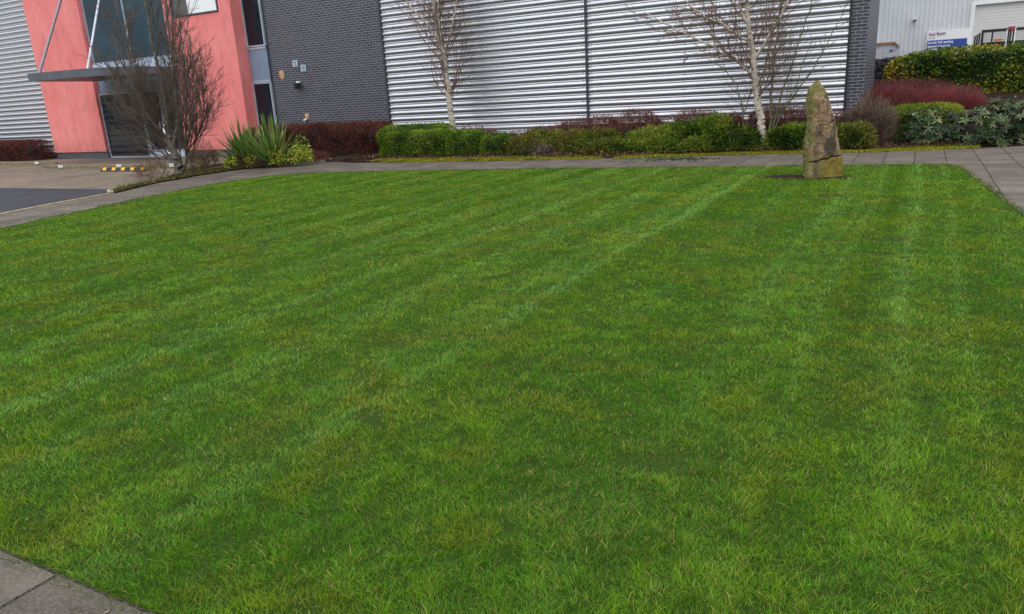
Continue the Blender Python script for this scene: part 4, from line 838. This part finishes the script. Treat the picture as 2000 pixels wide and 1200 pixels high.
# ---------------------------------------------------------------- small things on the path
for i, (x, y, a, Lf, c) in enumerate([(1.32,11.2,.5,.16,(.62,.45,.36)),(-4.9,16.35,.2,.1,(.75,.75,.7))]):
    lb = ['pale curled leaf lying on the path right of the lawn', 'small white scrap of paper on the far path'][i]
    V, F, C_ = leaf_quads(np.array([[x, y, .012]]), unit(np.array([[math.cos(a), math.sin(a), .12]])), Lf, Lf*.35, np.array([c]), .15)
    tag(mesh_obj('fallen_leaf' if i == 0 else 'litter_scrap', V, F, M['litterleaf'], colors=C_), lb, 'leaf' if i == 0 else 'litter')
def a_clip(n): return np.c_[rng.normal(-4.9, .45, n), rng.normal(16.9, .22, n)]
scatter('hedge_clippings', 'dark green clippings lying on the far path', 'clippings', 260, a_clip, [(.04,.07,.02),(.06,.1,.03)], .09, .03, zf=lambda P_: np.full(len(P_), .006), flat=.1)
def a_path(n):
    P_ = np.c_[rng.uniform(-15, 4, n), rng.uniform(-1, 18.5, n)]; return P_[in_poly(P_, PATH) & ~in_poly(P_, LAWN)]
scatter('path_debris', 'tiny leaves and grit scattered over the paving', 'debris', 1500, a_path, [(.3,.26,.2),(.1,.08,.05),(.4,.38,.34)], .03, .015, zf=lambda P_: np.full(len(P_), .005), flat=.1)

# ---------------------------------------------------------------- lawn blades
def lawn():
    cells = []; half = 1.0
    # target density falls with distance; whole lawn is covered, most densely where one stands
    N0 = 9000000; r = np.random.default_rng(21)
    pts = []
    for i in range(int(-15), 3):
        for j in range(1, 16):
            cx, cy = i+.5, j+.5; d = max(math.hypot(cx, cy)-.5, 1.6); th = math.atan2(-cx, cy)
            rel = abs(th-AZ); dens = 27000*(2.4/max(d, 2.0))**1.2
            if rel > math.radians(40)+.8/d: dens *= .3
            k = int(dens); pts.append(np.c_[r.uniform(i, i+1, k), r.uniform(j, j+1, k)])
    P_ = np.concatenate(pts)
    edge = (vnoise(P_, 5, 77, 2)-.5)*.09
    Q = P_+np.c_[edge, -edge]; P_ = P_[in_poly(Q, LAWN_G)]
    r0 = r.random(len(P_)); bare = vnoise(P_, 1.3, 31, 3)*.75+vnoise(P_, 7, 32, 2)*.25
    near_bl = np.clip(1-np.hypot(P_[:, 0]+2.9, P_[:, 1]-1.7)/1.1, 0, 1)
    sst = np.hypot((P_[:, 0]+1.62)/.78, (P_[:, 1]-13.66)/.33)+.35*(vnoise(P_, 6, 66, 2)-.5)
    tuft = vnoise(P_, 11, 33, 2)*.6+vnoise(P_, 26, 34, 1)*.4
    keep = ~((bare > .71-.08*near_bl) & (r0 < .85)) & (sst > 1-.25*r0) & (r.random(len(P_)) < np.clip((tuft-.2)*3.2, .5, 1))
    P_ = P_[keep]; bare = bare[keep]; tuft = tuft[keep]; n_ = len(P_); d = np.hypot(P_[:, 0], P_[:, 1])
    x, y = P_[:, 0], P_[:, 1]
    # mowing stripes run along Y: blades lean away (bright) or towards (dark)
    xw = x+(vnoise(P_, .25, 41, 2)-.5)*.22
    k1 = np.sin(xw*2*math.pi/.94+1.0); k2 = np.sin(xw*2*math.pi/.41+2)
    s = np.tanh(k1*2.2)*.55+.35*k2
    s = s*(1-.55*np.clip((xw+2.2)/.8, 0, 1))
    for c, wd_, a in ((-3.05, .1, 1.3), (-2.58, .09, 1.3), (-5.05, .12, .9), (-4.2, .1, .8), (-3.45, .06, .6), (-3.85, .07, .7), (-4.6, .08, .8), (-5.6, .08, .7), (-6.3, .1, .6), (.05, .05, 1.0), (-.48, .05, 1.0), (-.22, .08, -.6), (.42, .045, .9), (-.95, .06, .8), (-.62, .04, .9), (-1.9, .2, -.5)):
        s = s+a*np.exp(-((xw-c-(vnoise(P_, .5, 50, 1)-.5)*.08)/wd_)**2)
    s = np.clip(s*(.35+1.0*vnoise(P_, .5, 43, 2))*np.clip((np.hypot(x, y)-1.2)/4.5, .3, 1), -1.2, 1.5)
    clump = vnoise(P_, 4.5, 51, 3); fine = vnoise(P_, 16, 52, 2); big = vnoise(P_, 1.7, 53, 4)
    h = (.009+.009*clump+.027*np.clip(tuft-.25, 0, 1)**1.2)*r.uniform(.65, 1.3, n_); h *= 1+.25*np.clip((3.5-d)/2, 0, 1)
    wd = (.0015+.00034*np.maximum(d-2.4, 0))*r.uniform(.7, 1.35, n_)
    cd = 2*math.pi*vnoise(P_, 7, 54, 2)*1.5; am = .22*np.clip(1.2-d/14, .35, 1)
    lean = np.c_[np.cos(cd)*am+r.normal(0, .75, n_), np.sin(cd)*am+r.normal(0, .75, n_)+.42*s]
    tip = np.c_[lean*h[:, None], h*.95]; midp = np.c_[lean*h[:, None]*.38, h*.6]
    a = r.uniform(0, 2*math.pi, n_); sd = np.c_[np.cos(a), np.sin(a), np.zeros(n_)]; b0 = np.c_[P_, np.full(n_, -.016)]
    V = np.stack([b0-sd*wd[:, None]*.5, b0+sd*wd[:, None]*.5, b0+midp+sd*wd[:, None]*.42, b0+midp-sd*wd[:, None]*.42, b0+tip], 1).reshape(-1, 3)
    i = np.arange(n_)[:, None]*5; F1 = i+np.array([0, 1, 2, 3]); F2 = i+np.array([3, 2, 4])
    # blade colours: deep green, yellow green, pale painted stripe sheen, straw
    G0 = np.array((.055, .185, .004)); G1 = np.array((.165, .3, .007)); G2 = np.array((.17, .355, .075)); GS = np.array((.42, .36, .12)); GD = np.array((.035, .1, .006))
    f = np.clip((big-.5)*2+.38+.9*(clump-.5)+1.3*(tuft-.5)+r.normal(0, .34, n_), 0, 1)[:, None]; C_ = G0*(1-f)+G1*f
    gl = np.clip(s*.42+.1+r.normal(0, .2, n_), 0, .85)[:, None]; C_ = C_*(1-gl)+G2*gl  # sheen of the leaning stripes painted into the blade colour
    ol = np.clip((vnoise(P_, 3.2, 58, 4)-.52)*4, 0, .6)[:, None]; C_ = C_*(1-ol)+np.array((.19, .235, .012))*ol
    dk = np.clip((vnoise(P_, 6, 57, 3)-.58)*3.5-.15*s, 0, .4)[:, None]; C_ = C_*(1-dk)+GD*dk  # random dark mottling, with some stripe shade painted in
    yb = np.clip(1-np.hypot((x+1.1)/.5, (y-2.35)/.3), 0, 1)
    st = r.random(n_) < (.065+.14*np.clip(bare-.5, 0, 1)*3+.16*yb); C_[st] = GS*r.uniform(.5, 1.1, (st.sum(), 1))
    C_ = np.clip(C_*(1+r.normal(0, .2, n_))[:, None], .003, 1)
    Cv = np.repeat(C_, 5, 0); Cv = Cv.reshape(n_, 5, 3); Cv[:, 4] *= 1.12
    o = mesh_obj('lawn', V, [F1, F2], M['grass'], colors=Cv.reshape(-1, 3))
    tag(o, 'mown green lawn with pale mowing stripes', 'grass', kind='stuff'); print('blades', n_)
LAWN_G = LAWN
lawn()
def edge_grass():
    P_, D_ = [], []; r = np.random.default_rng(5)
    for i in range(len(LAWN)):
        a, b_ = np.array(LAWN[i]), np.array(LAWN[(i+1) % len(LAWN)]); L_ = np.linalg.norm(b_-a); d = (b_-a)/L_; nn = np.array([-d[1], d[0]])
        mid = (a+b_)/2; near = max(np.hypot(*mid), 2); k = int(L_*min(900, 2600/near)); t = r.random(k); q = a+(b_-a)*t[:, None]
        k_ = vnoise(q, 4, 71, 2) > .34; q = q[k_]; P_.append(np.c_[q+nn*(0)+r.normal(0, .018, q.shape), np.full(len(q), -.012)])
        cen = np.array([-6, 8]); sg = np.sign((mid-cen)@nn); D_.append(np.c_[nn*sg+r.normal(0, .6, q.shape), r.uniform(.15, 1.1, len(q))])
    P_ = np.concatenate(P_); D_ = unit(np.concatenate(D_)); n_ = len(P_); dist = np.hypot(P_[:, 0], P_[:, 1])
    V, F, C_ = leaf_quads(P_, D_, r.uniform(.025, .075, n_), .002+.0004*np.maximum(dist-2.4, 0), pick(n_, [(.03,.08,.006),(.07,.14,.012),(.13,.2,.02),(.24,.2,.08)], P_, 3.), .06)
    tag(mesh_obj('edge_grass', V, F, M['grass'], colors=C_), 'longer untrimmed grass hanging over the lawn edge onto the paving', 'grass', kind='stuff')
edge_grass()
# weeds: small broad leaves in the near turf
def a_weed(n):
    P_ = np.c_[rng.uniform(-6, 1.6, n), 1.3+rng.random(n)**1.5*8]; return P_[in_poly(P_, LAWN) & (vnoise(P_, 2.2, 91, 3) > .55)]
scatter('weeds', 'small clover and weed leaves among the grass', 'weeds', 3600, a_weed, [(.03,.08,.012),(.05,.11,.02),(.07,.14,.03)], .016, .012, mat='grass', zf=lambda P_: rng.uniform(.005, .03, len(P_)), flat=.5)
def a_dead(n):
    P_ = np.c_[rng.uniform(-9, 1.4, n), rng.uniform(1.3, 12, n)]; return P_[in_poly(P_, LAWN)]
scatter('dead_leaves', 'few brown dead leaves lying on the lawn', 'leaf litter', 110, a_dead, [(.16,.08,.04),(.22,.15,.08),(.1,.055,.03)], .03, .014, zf=lambda P_: np.full(len(P_), .035), flat=.2)
